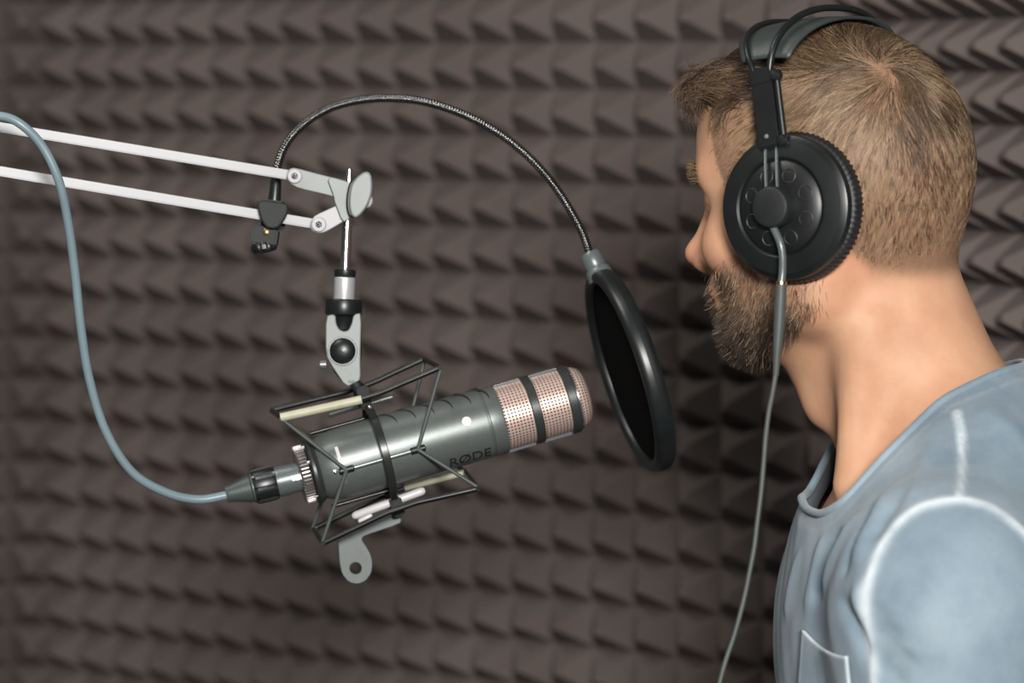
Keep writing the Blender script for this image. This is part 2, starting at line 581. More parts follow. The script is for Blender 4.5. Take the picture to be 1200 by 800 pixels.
MB().lathe(q0, c_ax, prof([(32, 15), (33, 19.0), (37, 20.4), (56, 20.2), (60, 18.6), (61, 15)]), 72, flute=lambda i, j: 0.87 if (i in (2, 3) and (j % 9) in (0, 1, 2)) else 1.0).build('grip_ring', M['black_satin'], plug, True, 25)
for x in (63.5, 66.5, 69.5):
    MB().lathe(q0, c_ax, prof([(x, 16), (x, 18.6), (x + 1.4, 18.6), (x + 1.4, 16)]), 40).build('rib', M['tube_tone'], plug, True, 25)
MB().box(q0 + c_ax * 84 * PX + nrm(-c_f - c_ax * (c_ax @ -c_f)) * 17.3 * PX, c_ax * 6 * PX, np.cross(c_ax, -c_f) * 2.6 * PX, -c_f * 0.8 * PX, 0.0003).build('latch', M['chrome'], plug)

# ------------------------------------------------------------------ shock mount
DM = 2.415
sm = thing('shock_mount', 'black wire shock mount with elastic cords cradling the microphone', 'shock mount', P(440, 535, DM))
NEAR, FAR = DM - 0.034, DM + 0.036
def Q(x, y, d):
    return P(x, y, d)
rodr = 3.4 * PX
# outer frames: V-bent near and far rods joined by end bars
def frame(near, far):
    n3 = [Q(x, y, NEAR) for x, y in near]
    f3 = [Q(x, y, FAR) for x, y in far]
    def bend(p):
        a, b, c = p
        return [a, a + (b - a) * 0.5, a + (b - a) * 0.8, b * 0.8 + a * 0.1 + c * 0.1, b + (c - b) * 0.2, b + (c - b) * 0.5, c]
    m = MB()
    m.tube(bend(n3), rodr, 12, sub=3)
    m.tube(bend(f3), rodr, 12, sub=3)
    for k in (0, 2):
        ex = nrm(n3[k] - n3[1]) * 1.5 * PX
        m.tube([n3[k] - c_f * 4 * PX - ex, f3[k] + c_f * 3 * PX - ex], rodr * 0.9, 10)
    return m, n3, f3
top_m, tn, tf = frame([(329, 490), (430, 467), (517, 430)], [(317, 481), (422, 455), (498, 420)])
topf = top_m.build('top_frame', M['black_rod'], sm)
bot_m, bn, bf = frame([(377, 637), (470, 593), (562, 572)], [(366, 620), (456, 577), (546, 552)])
botf = bot_m.build('bottom_frame', M['black_rod'], sm)
MB().tube([Q(329, 489, NEAR), Q(424, 468, NEAR)], rodr * 1.5, 14).build('tube_tone', M['cream'], topf)  # cream tube added to paint a yellowish reflection along the near rod
MB().tube([Q(474, 571, FAR), Q(544, 553, FAR)], rodr * 1.35, 14).build('tube_tone', M['cream'], botf)  # yellowish light on the far rod, painted as a cream tube
def sleeve_bar(a, b, d, r, mat, par):
    A, B = Q(*a, d), Q(*b, d)
    dd = nrm(B - A)
    return MB().tube([A, A + dd * r * 0.4, A + dd * r, B - dd * r, B - dd * r * 0.4, B], [r * 0.5, r * 0.85, r, r, r * 0.85, r * 0.5], 14).build('crossbar', mat, par)
sleeve_bar((385, 487), (462, 464), DM + 0.004, 2.6 * PX, M['wire'], topf)
sleeve_bar((413, 605), (498, 574), DM - 0.004, 5.0 * PX, M['white_rod'], botf)
sleeve_bar((420, 611), (436, 603), DM - 0.022, 3.0 * PX, M['white_rod'], botf)
# hoop around the microphone
hs = 83
cen = mic_pt(hs, 0, 0)
hp = MB().lathe(cen, m_ax, prof([(-4.5, 54), (-4.5, 57.5), (-3.6, 58.4), (3.6, 58.4), (4.5, 57.5), (4.5, 54), (-4.5, 54)]), 96, ref=m_up).build('hoop', M['hoop_metal'], sm, True, 30)
MB().lathe(mic_pt(hs + 1, 12, 57), m_side, [(-2 * PX, 3.2 * PX), (3 * PX, 3.2 * PX), (4.5 * PX, 2 * PX), (4.5 * PX, 0)], 16).build('rivet', M['chrome'], hp)
# inner cage rods hugging the body
rod_ends = {}
for nm, ang, a, b in (('near', 92, 36, 122), ('far', -88, 36, 122), ('upper', -25, 12, 78), ('lower', 178, 12, 84)):
    rr = 45.5
    A, B = mic_pt(a, ang, rr), mic_pt(b, ang, rr)
    rod_ends[nm] = (A, B)
    rod = MB().tube([A, B], 2.4 * PX, 12).build('cage_rod', M['wire'] if nm == 'near' else M['black_rod'], sm)
    if nm in ('near', 'far'):
        dd = nrm(B - A)
        for p, sg in ((A, -1), (B, 1)):
            MB().tube([p - dd * sg * 9 * PX, p - dd * sg * 8 * PX, p + dd * sg * 8 * PX, p + dd * sg * 9 * PX], [2.4 * PX, 4.0 * PX, 4.0 * PX, 2.6 * PX], 12).build('end_clip', M['black_plastic'], rod)
# spokes between hoop and cage
for ang in (92, -88, 178, -25):
    MB().tube([mic_pt(hs, ang, 45), mic_pt(hs, ang, 56)], 2.4 * PX, 10).build('spoke', M['black_rod'], hp)
# elastic cords
nA, nB = rod_ends['near']
fA, fB = rod_ends['far']
off = -c_f * 3.5 * PX
for a, b in ((tn[0], nA + off), (tn[2], nB + off), (bn[0], nA + off), (bn[2], nB + off), (tf[0], fA), (tf[2], fB), (bf[0], fA), (bf[2], fB)):
    MB().tube([a, a * 0.5 + b * 0.5, b], [2.3 * PX, 2.2 * PX, 2.3 * PX], 10).build('elastic_cord', M['thin_cable'], sm)
# brackets between frames, hoop and plates
br = MB()
br.box(Q(424, 463, DM), nrm(m_ax) * 7 * PX, m_up * 13 * PX, m_side * 22 * PX, 0.0012)
br.tube([Q(414, 445, DM - 0.006), Q(420, 455, DM - 0.006), Q(428, 470, DM - 0.006)], 6.5 * PX, 12)
br.build('top_bracket', M['clamp_black'], sm)
br = MB()
br.box(Q(463, 592, DM), nrm(m_ax) * 7 * PX, m_up * 11 * PX, m_side * 22 * PX, 0.0012)
br.tube([Q(462, 590, DM - 0.006), Q(466, 606, DM - 0.006)], 5.5 * PX, 12)
br.build('bottom_bracket', M['clamp_black'], sm)
# hanging tab plate with a hole
lp = [(394, 626), (397, 634), (398.5, 658), (401.5, 672), (409, 681), (418.5, 683.5), (428, 680), (434.5, 671), (436, 660), (434, 650), (428.5, 640), (424, 634), (423.5, 630), (427, 626.5), (468, 613), (470, 608), (463, 598), (456, 601), (425, 614)]
plate('lower_tab', [rounded(lp, 1), circ(416.8, 665.5, 7.6, 28)], DM + 0.002, 0.003, M['dark_plate'], sm)
# swivel plate with thumb screw
lp = [(383, 371), (392, 369), (393, 380), (397, 387), (403, 389.5), (409, 388), (413, 380), (415.5, 369), (422.5, 368), (421, 420), (421.5, 444), (416.5, 447), (406, 452), (391, 430), (383, 415)]
sw = plate('swivel_plate', [rounded(lp, 1)], DM - 0.010, 0.0035, M['grey_plate'], sm, 0.0008)
lp2 = [(382, 366), (423, 366), (422, 430), (416, 448), (406, 452), (389, 431)]
plate('swivel_back_plate', [rounded(lp2, 1)], DM + 0.002, 0.006, M['black_satin'], sm)
MB().lathe(P(379.5, 427, DM - 0.004), nrm(c_r), [(-5 * PX, 0), (-5 * PX, 4.4 * PX), (-4 * PX, 5.4 * PX), (3 * PX, 5.4 * PX), (3 * PX, 0)], 24).build('pivot_bolt', M['wire'], sm)
kn = P(401.7, 411, DM - 0.012)
MB().lathe(kn, -c_f, prof([(0, 1), (0, 16.8), (1.5, 17.2), (3.0, 16.8), (3.0, 1)]), 48).build('washer', M['grey_plate'], sm, True, 30)
MB().lathe(kn, -c_f, prof([(2, 15.2), (5.5, 15.0), (8.5, 12.8), (10.5, 9), (11.6, 4.5), (11.9, 0.2)]), 48).build('thumb_screw', M['black_satin'], sm, True, 60)
MB().tube([Q(408, 447, DM - 0.011), Q(416, 447, DM - 0.011)], 2.0 * PX, 10).build('hinge_pin', M['grey_plate'], sm)
# collar and threaded sleeve on the boom's rod
DR = DM - 0.002
rod_a, rod_b = P(409.5, 198, DR + 0.002), P(403.5, 340, DR)
r_ax = nrm(rod_b - rod_a)
def rodp(y):
    return rod_a + (rod_b - rod_a) * ((y - 198) / 142.0)
MB().lathe(rodp(352), r_ax, prof([(-2, 8), (-1, 20.5), (1, 21.5), (15, 21.5), (17, 20.5), (19, 15), (24, 12), (34, 10), (37, 6), (37, 0)]), 48).build('collar', M['black_satin'], sm, True, 35)
MB().lathe(rodp(325), r_ax, prof([(0, 6.5), (0, 11.6), (1, 12.4), (26, 12.4), (28, 11.5), (28, 6)]), 48).build('threaded_sleeve', M['bright_steel'], sm, True, 35)
MB().lathe(rodp(316), r_ax, prof([(0, 6.3), (0, 11.6), (1, 12.6), (7, 12.6), (9, 11.5), (9, 6)]), 48).build('lock_ring', M['black_satin'], sm, True, 35)

# ------------------------------------------------------------------ boom arm
boom = thing('boom_arm', 'silver two-bar microphone boom arm reaching in from the left edge', 'microphone arm', P(0, 175, 2.38))
def bar(a, b, half):
    ax = nrm(b - a)
    n = nrm(-c_f - ax * (ax @ -c_f))
    up = np.cross(n, ax)
    return MB().box((a + b) / 2, ax * np.linalg.norm(b - a) / 2, up * half, n * half * 0.9, 0.0009)
for (xa, ya), (xb, yb) in (((-200, 116), (350, 207)), ((-200, 167), (376, 263.5))):
    A, B = P(xa, ya, 2.355), P(xb, yb, 2.415)
    bar(A, B, 5.6 * PX).build('bar', M['silver'], boom)
DB = 2.405
up_l = [(337.5, 206), (339, 199), (345, 197.2), (378, 206), (400, 211), (413, 216), (412, 236), (403, 241), (393, 231), (388, 228.5), (350, 219.8), (340, 214)]
pl1 = plate('fork_plate', [rounded(up_l, 1)], DB, 0.003, M['grey_plate'], boom)
lo_l = [(364.5, 265), (366, 258), (370, 253), (392, 243), (397, 241), (404, 257), (396, 262.5), (381, 271), (374, 272.5), (367, 270)]
pl2 = plate('fork_plate', [rounded(lo_l, 1)], DB, 0.003, M['silver'], boom)
jt = [(384, 207.5), (400, 211.5), (414, 216.5), (416, 230), (410, 255), (402, 259.5), (395, 241), (393, 236), (392, 229.5)]
plate('joint_plate', [rounded(jt, 1)], DB - 0.004, 0.0045, M['grey_plate'], boom)
plate('joint_plate', [rounded(jt, 1)], DB + 0.018, 0.004, M['grey_plate'], boom)
for x, y in ((345.5, 206.3), (373.8, 263)):
    bp_ = P(x, y, DB - 0.002)
    bo = MB().lathe(bp_, -c_f, prof([(-20, 3), (-20, 6), (0, 6.4), (1, 8.8), (2.5, 8.8), (3.5, 7.6), (3.5, 0.1)]), 32).build('bolt', M['silver'], boom, True, 30)
    MB().lathe(bp_ - c_f * 3.3 * PX, -c_f, prof([(0, 4.2), (1.4, 4.0), (1.8, 2.6), (1.0, 2.2), (1.0, 0.1)]), 6).build('hex_socket', M['chrome'], bo, False)
    MB().lathe(bp_ - c_f * 4.3 * PX, -c_f, prof([(0, 2.1), (0.25, 2.1), (0.3, 0.1)]), 6).build('socket_hole', M['slot'], bo, False)
MB().lathe(rod_a, r_ax, [(0, 0.1 * PX), (0, 3.4 * PX), (0.6 * PX, 4.2 * PX), (56 * PX, 4.4 * PX), (57 * PX, 6.0 * PX), (150 * PX, 6.0 * PX), (150 * PX, 0.1 * PX)], 32).build('rod', M['chrome'], boom, True, 30)
# clamp knob: a tilted dished disc on the end of the joint
leaf = [(414, 216), (420, 208.5), (427, 203.5), (431, 203.2), (433.5, 207), (434.5, 217), (433.5, 228), (429, 240), (422, 249.5), (416.5, 253.5), (413, 250), (411, 240), (411.5, 228)]
plate('clamp_knob', [rounded(leaf, 1)], DB - 0.014, 0.004, M['grey_plate'], boom, 0.0014)
leaf2 = [(x - 3.2 + (1.2 if x > 425 else 0), y + 0.6) for x, y in leaf]
plate('knob_hub', [rounded(leaf2, 1)], DB - 0.009, 0.008, M['black_plastic'], boom, 0.0012)
MB().lathe(P(424, 234, DB + 0.002), nrm(c_r * 0.93 - c_u * 0.3), prof([(-14, 6), (4, 8), (9, 7.5), (12, 5), (13, 0.2)]), 24).build('knob_tip', M['white_rod'], boom, True, 40)

# ------------------------------------------------------------------ pop filter
PD = 2.44
PXF = PD / FPX
pc = P(738, 434, PD)
b_t = math.radians(9.5)
img_n = nrm(-0.953 * c_r - 0.302 * c_u)
p_n = nrm(math.cos(b_t) * img_n - math.sin(b_t) * c_f)
pop = thing('pop_filter', 'round black pop filter on a curved gooseneck in front of the face', 'pop filter', pc)
RM = 115.5 * PXF
long_d = nrm(0.302 * c_r - 0.953 * c_u)
side_d = np.cross(p_n, long_d)
# hoop: rounded, axially deep section
sec = []
for i in range(20):
    a = 2 * math.pi * i / 20
    ca, sa = math.cos(a), math.sin(a)
    sec.append((12.5 * PXF * math.copysign(abs(sa) ** 0.8, sa), RM + 8.0 * PXF * math.copysign(abs(ca) ** 0.8, ca)))
sec.append(sec[0])
MB().lathe(pc, p_n, sec, 128, ref=long_d).build('hoop', M['black_satin'], pop, True, 60)
t = NT('black_nylon_mesh')
t.set(Base_Color=t.ramp(t.noise(1500, 1), [(0.35, (0.0025, 0.0025, 0.0025, 1)), (0.65, (0.006, 0.0055, 0.0055, 1))]), Roughness=0.9)
t.b.inputs['Specular IOR Level'].default_value = 0.1
for sgn in (-1, 1):
    MB().lathe(pc + p_n * sgn * 0.0035, p_n * sgn, [(0.001, 0.05 * PXF), (0.0, RM * 0.5), (-0.0004, RM - 3 * PXF), (-0.0014, RM - 3 * PXF), (-0.001, 0.05 * PXF)], 96, ref=long_d).build('mesh_screen', t.m, pop, True, 40)
# collar where the gooseneck meets the hoop
ctop = pc - long_d * (RM + 4 * PXF)
gtop = P(690.5, 296, PD + 0.002)
ca = nrm(gtop - ctop)
Lc = float(np.linalg.norm(gtop - ctop))
MB().lathe(ctop - ca * 8 * PXF, ca, [(0, 0.1 * PXF), (0, 16 * PXF), (8 * PXF, 15.5 * PXF), (13 * PXF, 14.5 * PXF), (15 * PXF, 12.5 * PXF), (17 * PXF, 13.4 * PXF), (Lc + 5 * PXF, 12.6 * PXF), (Lc + 8 * PXF, 10.5 * PXF), (Lc + 8.5 * PXF, 0.1 * PXF)], 40).build('collar', M['tube_tone'], pop, True, 35)
gp = [(321.5, 240), (322, 214), (326, 192), (333, 173), (346, 155), (366, 138), (391, 125), (422, 117.3), (456, 115), (491, 118), (526, 127.5), (561, 142.5), (595, 163.5), (625, 189), (650, 218), (670, 249), (683, 274), (691, 297)]
gpts = spline([P(x, y, 2.438 + (PD - 2.438) * i / 17) for i, (x, y) in enumerate(gp)], 10)
# even resampling, one rib every 2.1 mm
arr = np.array(gpts)
cum = np.concatenate([[0], np.cumsum(np.linalg.norm(np.diff(arr, axis=0), axis=1))])
nr = int(cum[-1] / 0.0021)
ss = np.linspace(0, cum[-1], nr * 4 + 1)
rs = np.stack([np.interp(ss, cum, arr[:, k]) for k in range(3)], 1)
rad = [(5.6 if i % 4 in (1, 2) else 4.2) * PXF for i in range(len(ss))]
MB().tube(list(rs), rad, 14).build('gooseneck', M['gooseneck'] if 'gooseneck' in M else simple('gooseneck_steel', (0.22, 0.22, 0.215), 0.25, 1.0, 0.1), pop, True, 0)
MB().tube([P(320.5, 244, 2.436), P(321.5, 236, 2.436), P(323.5, 213, 2.437), P(324, 209, 2.437)], [7.6 * PX, 7.6 * PX, 6.4 * PX, 5.4 * PX], 20).build('neck_ferrule', M['black_satin'], pop)
# clamp over the lower bar
cz = DB - 0.004
clp = [(304, 236), (334, 240), (335.5, 245), (334, 252), (326, 264), (321, 266), (314, 265), (309, 259), (305, 246)]
ck = plate('clamp_jaw', [rounded(clp, 1)], cz - 0.006, 0.005, M['clamp_black'], pop, 0.0014)
cb = MB()
cb.box(P(319, 239.5, cz + 0.010), c_r * 15.5 * PX - c_u * 2 * PX, c_u * 4.5 * PX, c_f * 26 * PX, 0.0016)
cb.box(P(320, 252, cz + 0.026), c_r * 14 * PX - c_u * 2 * PX, c_u * 17 * PX, c_f * 4.5 * PX, 0.0014)
cb.build('clamp_body', M['clamp_black'], pop)
cb = MB()
cb.box(P(311, 277, cz + 0.008), c_r * 15 * PX - c_u * 2 * PX, c_u * 11 * PX + c_r * 1.5 * PX, c_f * 16 * PX, 0.0018)
cb.build('clamp_screw_block', M['clamp_black'], pop)
MB().lathe(P(312, 272, cz - 0.001), -c_f, prof([(0, 5), (1.5, 4.6), (2.6, 2.4), (2.8, 0.1)]), 20).build('rivet', M['gold'], pop)
MB().lathe(P(309, 287, cz + 0.006), nrm(-c_u + 0.15 * c_r), prof([(-4, 4), (-3, 13), (0, 15.5), (5, 15.5), (8, 13), (9, 6), (9, 0.1)]), 60, flute=lambda i, j: 0.90 if (i in (2, 3) and (j % 6) in (0, 1)) else 1.0).build('clamp_thumb_wheel', M['black_plastic'], pop, True, 35)

# ------------------------------------------------------------------ signed-distance modelling for the figure
class Field:
    def __init__(s, xs, ys, zs):
        s.ax = [np.asarray(a, np.float32) for a in (xs, ys, zs)]
        s.v = np.full((len(xs), len(ys), len(zs)), 1.0, np.float32)
    def _sub(s, lo, hi):
        sl = []
        for a, l, h in zip(s.ax, lo, hi):
            i, j = np.searchsorted(a, l), np.searchsorted(a, h)
            if j <= i:
                return None, None
            sl.append(slice(i, j))
        g = np.meshgrid(*[a[q] for a, q in zip(s.ax, sl)], indexing='ij', sparse=True)
        return tuple(sl), g
    def add(s, prim, k=0.02, cut=False):
        fn, lo, hi = prim
        m = k + 0.02
        sl, g = s._sub(np.asarray(lo) - m, np.asarray(hi) + m)
        if sl is None:
            return s
        d = fn(*g)
        a = s.v[sl]
        if cut:
            h = np.maximum(k - np.abs(a + d), 0) / k
            s.v[sl] = np.maximum(a, -d) + h * h * k * 0.25
        else:
            h = np.maximum(k - np.abs(a - d), 0) / k
            s.v[sl] = np.minimum(a, d) - h * h * k * 0.25
        return s
    def surface(s, iso=0.0):
        v = s.v - iso
        ins = v < 0
        nx, ny, nz = v.shape
        cnt = np.zeros((nx - 1, ny - 1, nz - 1), np.int8)
        for i in (0, 1):
            for j in (0, 1):
                for k in (0, 1):
                    cnt += ins[i:nx - 1 + i, j:ny - 1 + j, k:nz - 1 + k]
        act = np.argwhere((cnt > 0) & (cnt < 8))
        pos = np.zeros((len(act), 3))
        num = np.zeros(len(act))
        corners = [(i, j, k) for i in (0, 1) for j in (0, 1) for k in (0, 1)]
        for c0 in corners:
            for ax in range(3):
                if c0[ax]:
                    continue
                c1 = list(c0)
                c1[ax] = 1
                A, B = act + np.array(c0), act + np.array(c1)
                va, vb = v[A[:, 0], A[:, 1], A[:, 2]], v[B[:, 0], B[:, 1], B[:, 2]]
                cr = (va < 0) != (vb < 0)
                t = np.where(cr, va / np.where(cr, va - vb, 1), 0)
                pa = np.stack([s.ax[q][A[:, q]] for q in range(3)], 1)
                pb = np.stack([s.ax[q][B[:, q]] for q in range(3)], 1)
                pos += np.where(cr[:, None], pa + (pb - pa) * t[:, None], 0)
                num += cr
        pos /= num[:, None]
        idm = np.full(cnt.shape, -1, np.int32)
        idm[act[:, 0], act[:, 1], act[:, 2]] = np.arange(len(act))
        F = []
        for ax in range(3):
            o1, o2 = (ax + 1) % 3, (ax + 2) % 3
            sl0 = [slice(1, n - 1) for n in v.shape]
            sl1 = list(sl0)
            sl0[ax] = slice(0, v.shape[ax] - 1)
            sl1[ax] = slice(1, v.shape[ax])
            a, b = ins[tuple(sl0)], ins[tuple(sl1)]
            e = np.argwhere(a != b)
            flip = a[e[:, 0], e[:, 1], e[:, 2]]
            base = e.copy()
            base[:, o1] += 1
            base[:, o2] += 1
            def at(d1, d2):
                q = base.copy()
                q[:, o1] += d1
                q[:, o2] += d2
                return idm[q[:, 0], q[:, 1], q[:, 2]]
            quad = np.stack([at(-1, -1), at(0, -1), at(0, 0), at(-1, 0)], 1)
            quad[~flip] = quad[~flip][:, ::-1]
            F.append(quad)
        return pos, np.concatenate(F)

class Frame3:
    """local frame, centimetres; columns = forward, left, up"""
    def __init__(s, o, f, l, z):
        s.o = np.asarray(o, float)
        s.R = np.stack([f, l, z], 1)
    def w(s, F, L, Z):
        return s.o + s.R @ (np.array([F, L, Z], float) * 0.01)
    def loc(s, p):
        return (np.asarray(p) - s.o) @ s.R * 100.0

def ell(fr, c, r, tilt=0.0):
    """ellipsoid in frame fr (cm), tilt = pitch forward in degrees"""
    o = fr.w(*c)
    a = math.radians(tilt)
    T = np.array([[math.cos(a), 0, math.sin(a)], [0, 1, 0], [-math.sin(a), 0, math.cos(a)]])
    R = fr.R @ T
    r = np.asarray(r, float) * 0.01
    ext = np.sqrt((R ** 2) @ (r ** 2))
    def fn(x, y, z):
        dx, dy, dz = x - o[0], y - o[1], z - o[2]
        k0 = k1 = 0
        for i in range(3):
            q = dx * R[0, i] + dy * R[1, i] + dz * R[2, i]
            k0 = k0 + (q / r[i]) ** 2
            k1 = k1 + (q / r[i] ** 2) ** 2
        k0, k1 = np.sqrt(k0), np.sqrt(k1) + 1e-9
        return (k0 * (k0 - 1) / k1).astype(np.float32)
    return fn, o - ext, o + ext
def cone(a, b, ra, rb):
    """tapering limb between two world points, radii in metres"""
    a, b = np.asarray(a, float), np.asarray(b, float)
    d = b - a
    L2 = d @ d
    def fn(x, y, z):
        t = np.clip(((x - a[0]) * d[0] + (y - a[1]) * d[1] + (z - a[2]) * d[2]) / L2, 0, 1)
        return (np.sqrt((x - a[0] - t * d[0]) ** 2 + (y - a[1] - t * d[1]) ** 2 + (z - a[2] - t * d[2]) ** 2) - (ra + (rb - ra) * t)).astype(np.float32)
    lo = np.minimum(a - ra, b - rb)
    hi = np.maximum(a + ra, b + rb)
    return fn, lo, hi

# head frame: turned away from the camera, chin a little down
HY, HP = math.radians(33), math.radians(4)
f0 = np.array([-math.cos(HY), math.sin(HY), 0])
hl = np.array([-math.sin(HY), -math.cos(HY), 0])
zz = np.array([0, 0, 1.0])
HEAD = Frame3(P(996, 240, 2.29), math.cos(HP) * f0 - math.sin(HP) * zz, hl, math.cos(HP) * zz + math.sin(HP) * f0)
# torso frame: side on
TY = math.radians(2)
TOR = Frame3(P(1085, 474, 2.30), np.array([-math.cos(TY), math.sin(TY), 0]), np.array([-math.sin(TY), -math.cos(TY), 0]), zz)
H, T_ = HEAD, TOR

CRANIUM = [ell(H, (0.85, 0, 4.0), (9.0, 7.5, 8.3)), ell(H, (4.6, 0, 4.6), (5.6, 6.2, 6.4)), ell(H, (-3.1, 0, 1.6), (5.2, 6.2, 6.4))]
def head_prims():
    L = [(p, 0.03) for p in CRANIUM]
    L += [(ell(H, (3.8, 0, -3.0), (6.1, 5.7, 6.3)), 0.03), (ell(H, (7.3, 0, -8.0), (2.3, 2.5, 1.9)), 0.02)]
    for s in (1, -1):
        L += [(cone(H.w(7.1, 1.6 * s, -8.2), H.w(0.6, 5.2 * s, -5.8), 0.014, 0.015), 0.025),
              (cone(H.w(0.6, 5.2 * s, -5.8), H.w(-0.4, 6.2 * s, -1.0), 0.015, 0.012), 0.03),
              (ell(H, (6.7, 4.0 * s, -2.4), (2.5, 2.4, 2.0)), 0.02),
              (cone(H.w(9.5, 0.8 * s, 2.5), H.w(8.0, 4.6 * s, 2.6), 0.009, 0.008), 0.018)]
    return L
def neck_prims():
    return [(cone(P(1014, 330, 2.305), P(1096, 505, 2.30), 0.062, 0.060), 0.03),
            (cone(P(970, 420, 2.315), P(1088, 542, 2.30), 0.028, 0.029), 0.025),
            (ell(Frame3(P(962, 468, 2.31), f0, hl, zz), (0, 0, 0), (0.9, 1.2, 1.5)), 0.018),
            (cone(P(1012, 385, 2.252), P(994, 565, 2.262), 0.012, 0.0085), 0.022)]
def torso_prims():
    L = [(ell(T_, (-0.5, 0, -22), (9.2, 15.5, 20.0)), 0.05),
         (ell(T_, (-6.5, 0, -16), (8.0, 16.5, 15.5)), 0.05),
         (ell(T_, (0.2, 0, -10.5), (6.0, 12.0, 8.0)), 0.04),
         (ell(T_, (-1.5, 0, -44), (9.5, 15.0, 20)), 0.05)]
    for s in (1, -1):
        L += [(ell(T_, (3.3, 7.0 * s, -16.5), (5.3, 8.5, 8.0)), 0.04),
              (cone(T_.w(-3.5, 4.5 * s, -2.0), T_.w(-0.5, 15.0 * s, -8.5), 0.040, 0.045), 0.04)]
    return L
def arm_prims(s, full=True):
    L = [(ell(T_, (0.2, 18.0 * s, -12), (6.2, 5.6, 7.6)), 0.03),
         (cone(T_.w(0.2, 19.0 * s, -12), T_.w(0.2, 21.5 * s, -35), 0.053, 0.043), 0.03)]
    if full:
        L += [(cone(T_.w(0.2, 21.5 * s, -35), T_.w(6, 22.5 * s, -58), 0.042, 0.028), 0.03),
              (ell(T_, (5.2, 22.3 * s, -64), (3.6, 1.7, 5.2)), 0.015)]
        for i in range(4):
            F0, ln = 3.0 + 1.6 * i, (7.4, 8.4, 8.0, 6.6)[3 - i]
            k = T_.w(F0 + 0.4, 22.2 * s, -67.5)
            m = T_.w(F0 + 0.9, (21.8) * s, -67.5 - ln * 0.55)
            e = T_.w(F0 + 0.9, 20.6 * s, -67.5 - ln)
            L += [(cone(k, m, 0.0088, 0.0080), 0.006), (cone(m, e, 0.0080, 0.0068), 0.006)]
        L += [(cone(T_.w(7.0, 21.8 * s, -61), T_.w(9.4, 20.6 * s, -66), 0.011, 0.0095), 0.01),
              (cone(T_.w(9.4, 20.6 * s, -66), T_.w(10.0, 20.0 * s, -70), 0.0095, 0.008), 0.006)]
    return L

def grid(lo, hi, h):
    return np.arange(lo, hi, h)
zs = np.concatenate([grid(T_.o[2] - 0.80, T_.o[2] - 0.16, 0.006), grid(T_.o[2] - 0.16, HEAD.o[2] + 0.16, 0.0026)])
fld = Field(grid(0.06, 0.60, 0.0030), grid(1.98, 2.62, 0.0030), zs)
for p, k in torso_prims() + arm_prims(1) + arm_prims(-1):
    fld.add(p, k)
for p, k in neck_prims():
    fld.add(p, k)
hd = Field(grid(HEAD.o[0] - 0.15, HEAD.o[0] + 0.15, 0.003), [0], [0])
for p, k in head_prims():
    fld.add(p, k)
for s in (1, -1):
    fld.add(ell(H, (10.0, 3.1 * s, 0.7), (1.5, 1.7, 1.1)), 0.012, cut=True)
    fld.add(ell(H, (8.3, 3.1 * s, 0.7), (1.25, 1.3, 1.2)), 0.004)
    fld.add(cone(H.w(9.35, 2.0 * s, 1.05), H.w(8.6, 4.5 * s, 1.0), 0.0035, 0.003), 0.004)
    fld.add(ell(H, (10.9, 1.15 * s, -3.5), (1.0, 0.75, 0.75)), 0.008)
    fld.add(ell(H, (-0.9, 7.25 * s, 0.3), (1.9, 0.55, 3.2), -12), 0.006)
    fld.add(ell(H, (-0.4, 7.75 * s, 0.7), (0.9, 0.5, 1.9), -12), 0.004, cut=True)
    fld.add(ell(H, (11.0, 0.6 * s, -4.2), (0.55, 0.35, 0.35)), 0.004, cut=True)
fld.add(cone(H.w(9.9, 0, 1.2), H.w(12.0, 0, -2.6), 0.0070, 0.0080), 0.014)
fld.add(ell(H, (12.1, 0, -2.9), (0.95, 1.0, 0.85)), 0.008)
fld.add(ell(H, (9.9, 0, -5.3), (1.0, 2.3, 0.8)), 0.012)
fld.add(ell(H, (9.95, 0, -5.75), (0.75, 2.2, 0.5)), 0.006)
fld.add(ell(H, (9.85, 0, -6.6), (0.8, 1.9, 0.6)), 0.006)
fld.add(ell(H, (11.2, 0, -6.15), (1.0, 2.2, 0.12)), 0.004, cut=True)
bV, bF = fld.surface()
del hd

person = thing('person', 'man in a faded blue t-shirt and headphones seen from behind, facing the pop filter', 'person', (T_.o[0], T_.o[1], 0))
loc = H.loc(bV)

def smooth01(x, a, b):
    t = np.clip((x - a) / (b - a), 0, 1)
    return t * t * (3 - 2 * t)
def azim(l):
    return np.degrees(np.arctan2(np.abs(l[:, 1]), l[:, 0]))
HL_A = [0, 28, 38, 42, 47, 60, 84, 92, 100, 112, 130, 150, 180]
HL_Z = [8.6, 8.3, 7.2, 5.5, 1.6, -1.0, -2.5, -2.5, 0.5, -2.8, -4.6, -5.0, -5.2]
def scalp_mask(l):
    z = l[:, 2]
    low = np.interp(azim(l), HL_A, HL_Z)
    m = smooth01(z, low - 0.5, low + 0.9)
    return m * (np.linalg.norm(l - np.array([0, 0, 4]), axis=1) < 13)
def beard_mask(l):
    """upper edge runs from sideburn across the cheek to the corner of the mouth; lower edge under the jaw"""
    F, Lq, Z = l[:, 0], np.abs(l[:, 1]), l[:, 2]
    top = np.interp(F, [-1.5, 1, 5, 7.3, 9, 10.5, 12], [0.5, -1.0, -2.6, -3.9, -4.4, -4.5, -4.5])
    bot = np.interp(F, [-1.5, 0.5, 3, 6, 9], [-6.6, -7.6, -8.9, -10.2, -11.0])
    m = smooth01(-Z, -top - 0.6, -top + 0.7) * smooth01(Z, bot - 0.4, bot + 0.7)
    m *= smooth01(F, -1.6, 0.6)
    lip = np.exp(-((Z + 6.2) / 0.65) ** 2) * (F > 9.3) * (Lq < 2.2)
    return np.clip(m - 0.35 * lip, 0, 1)
sm_ = scalp_mask(loc)
bm_ = beard_mask(loc)
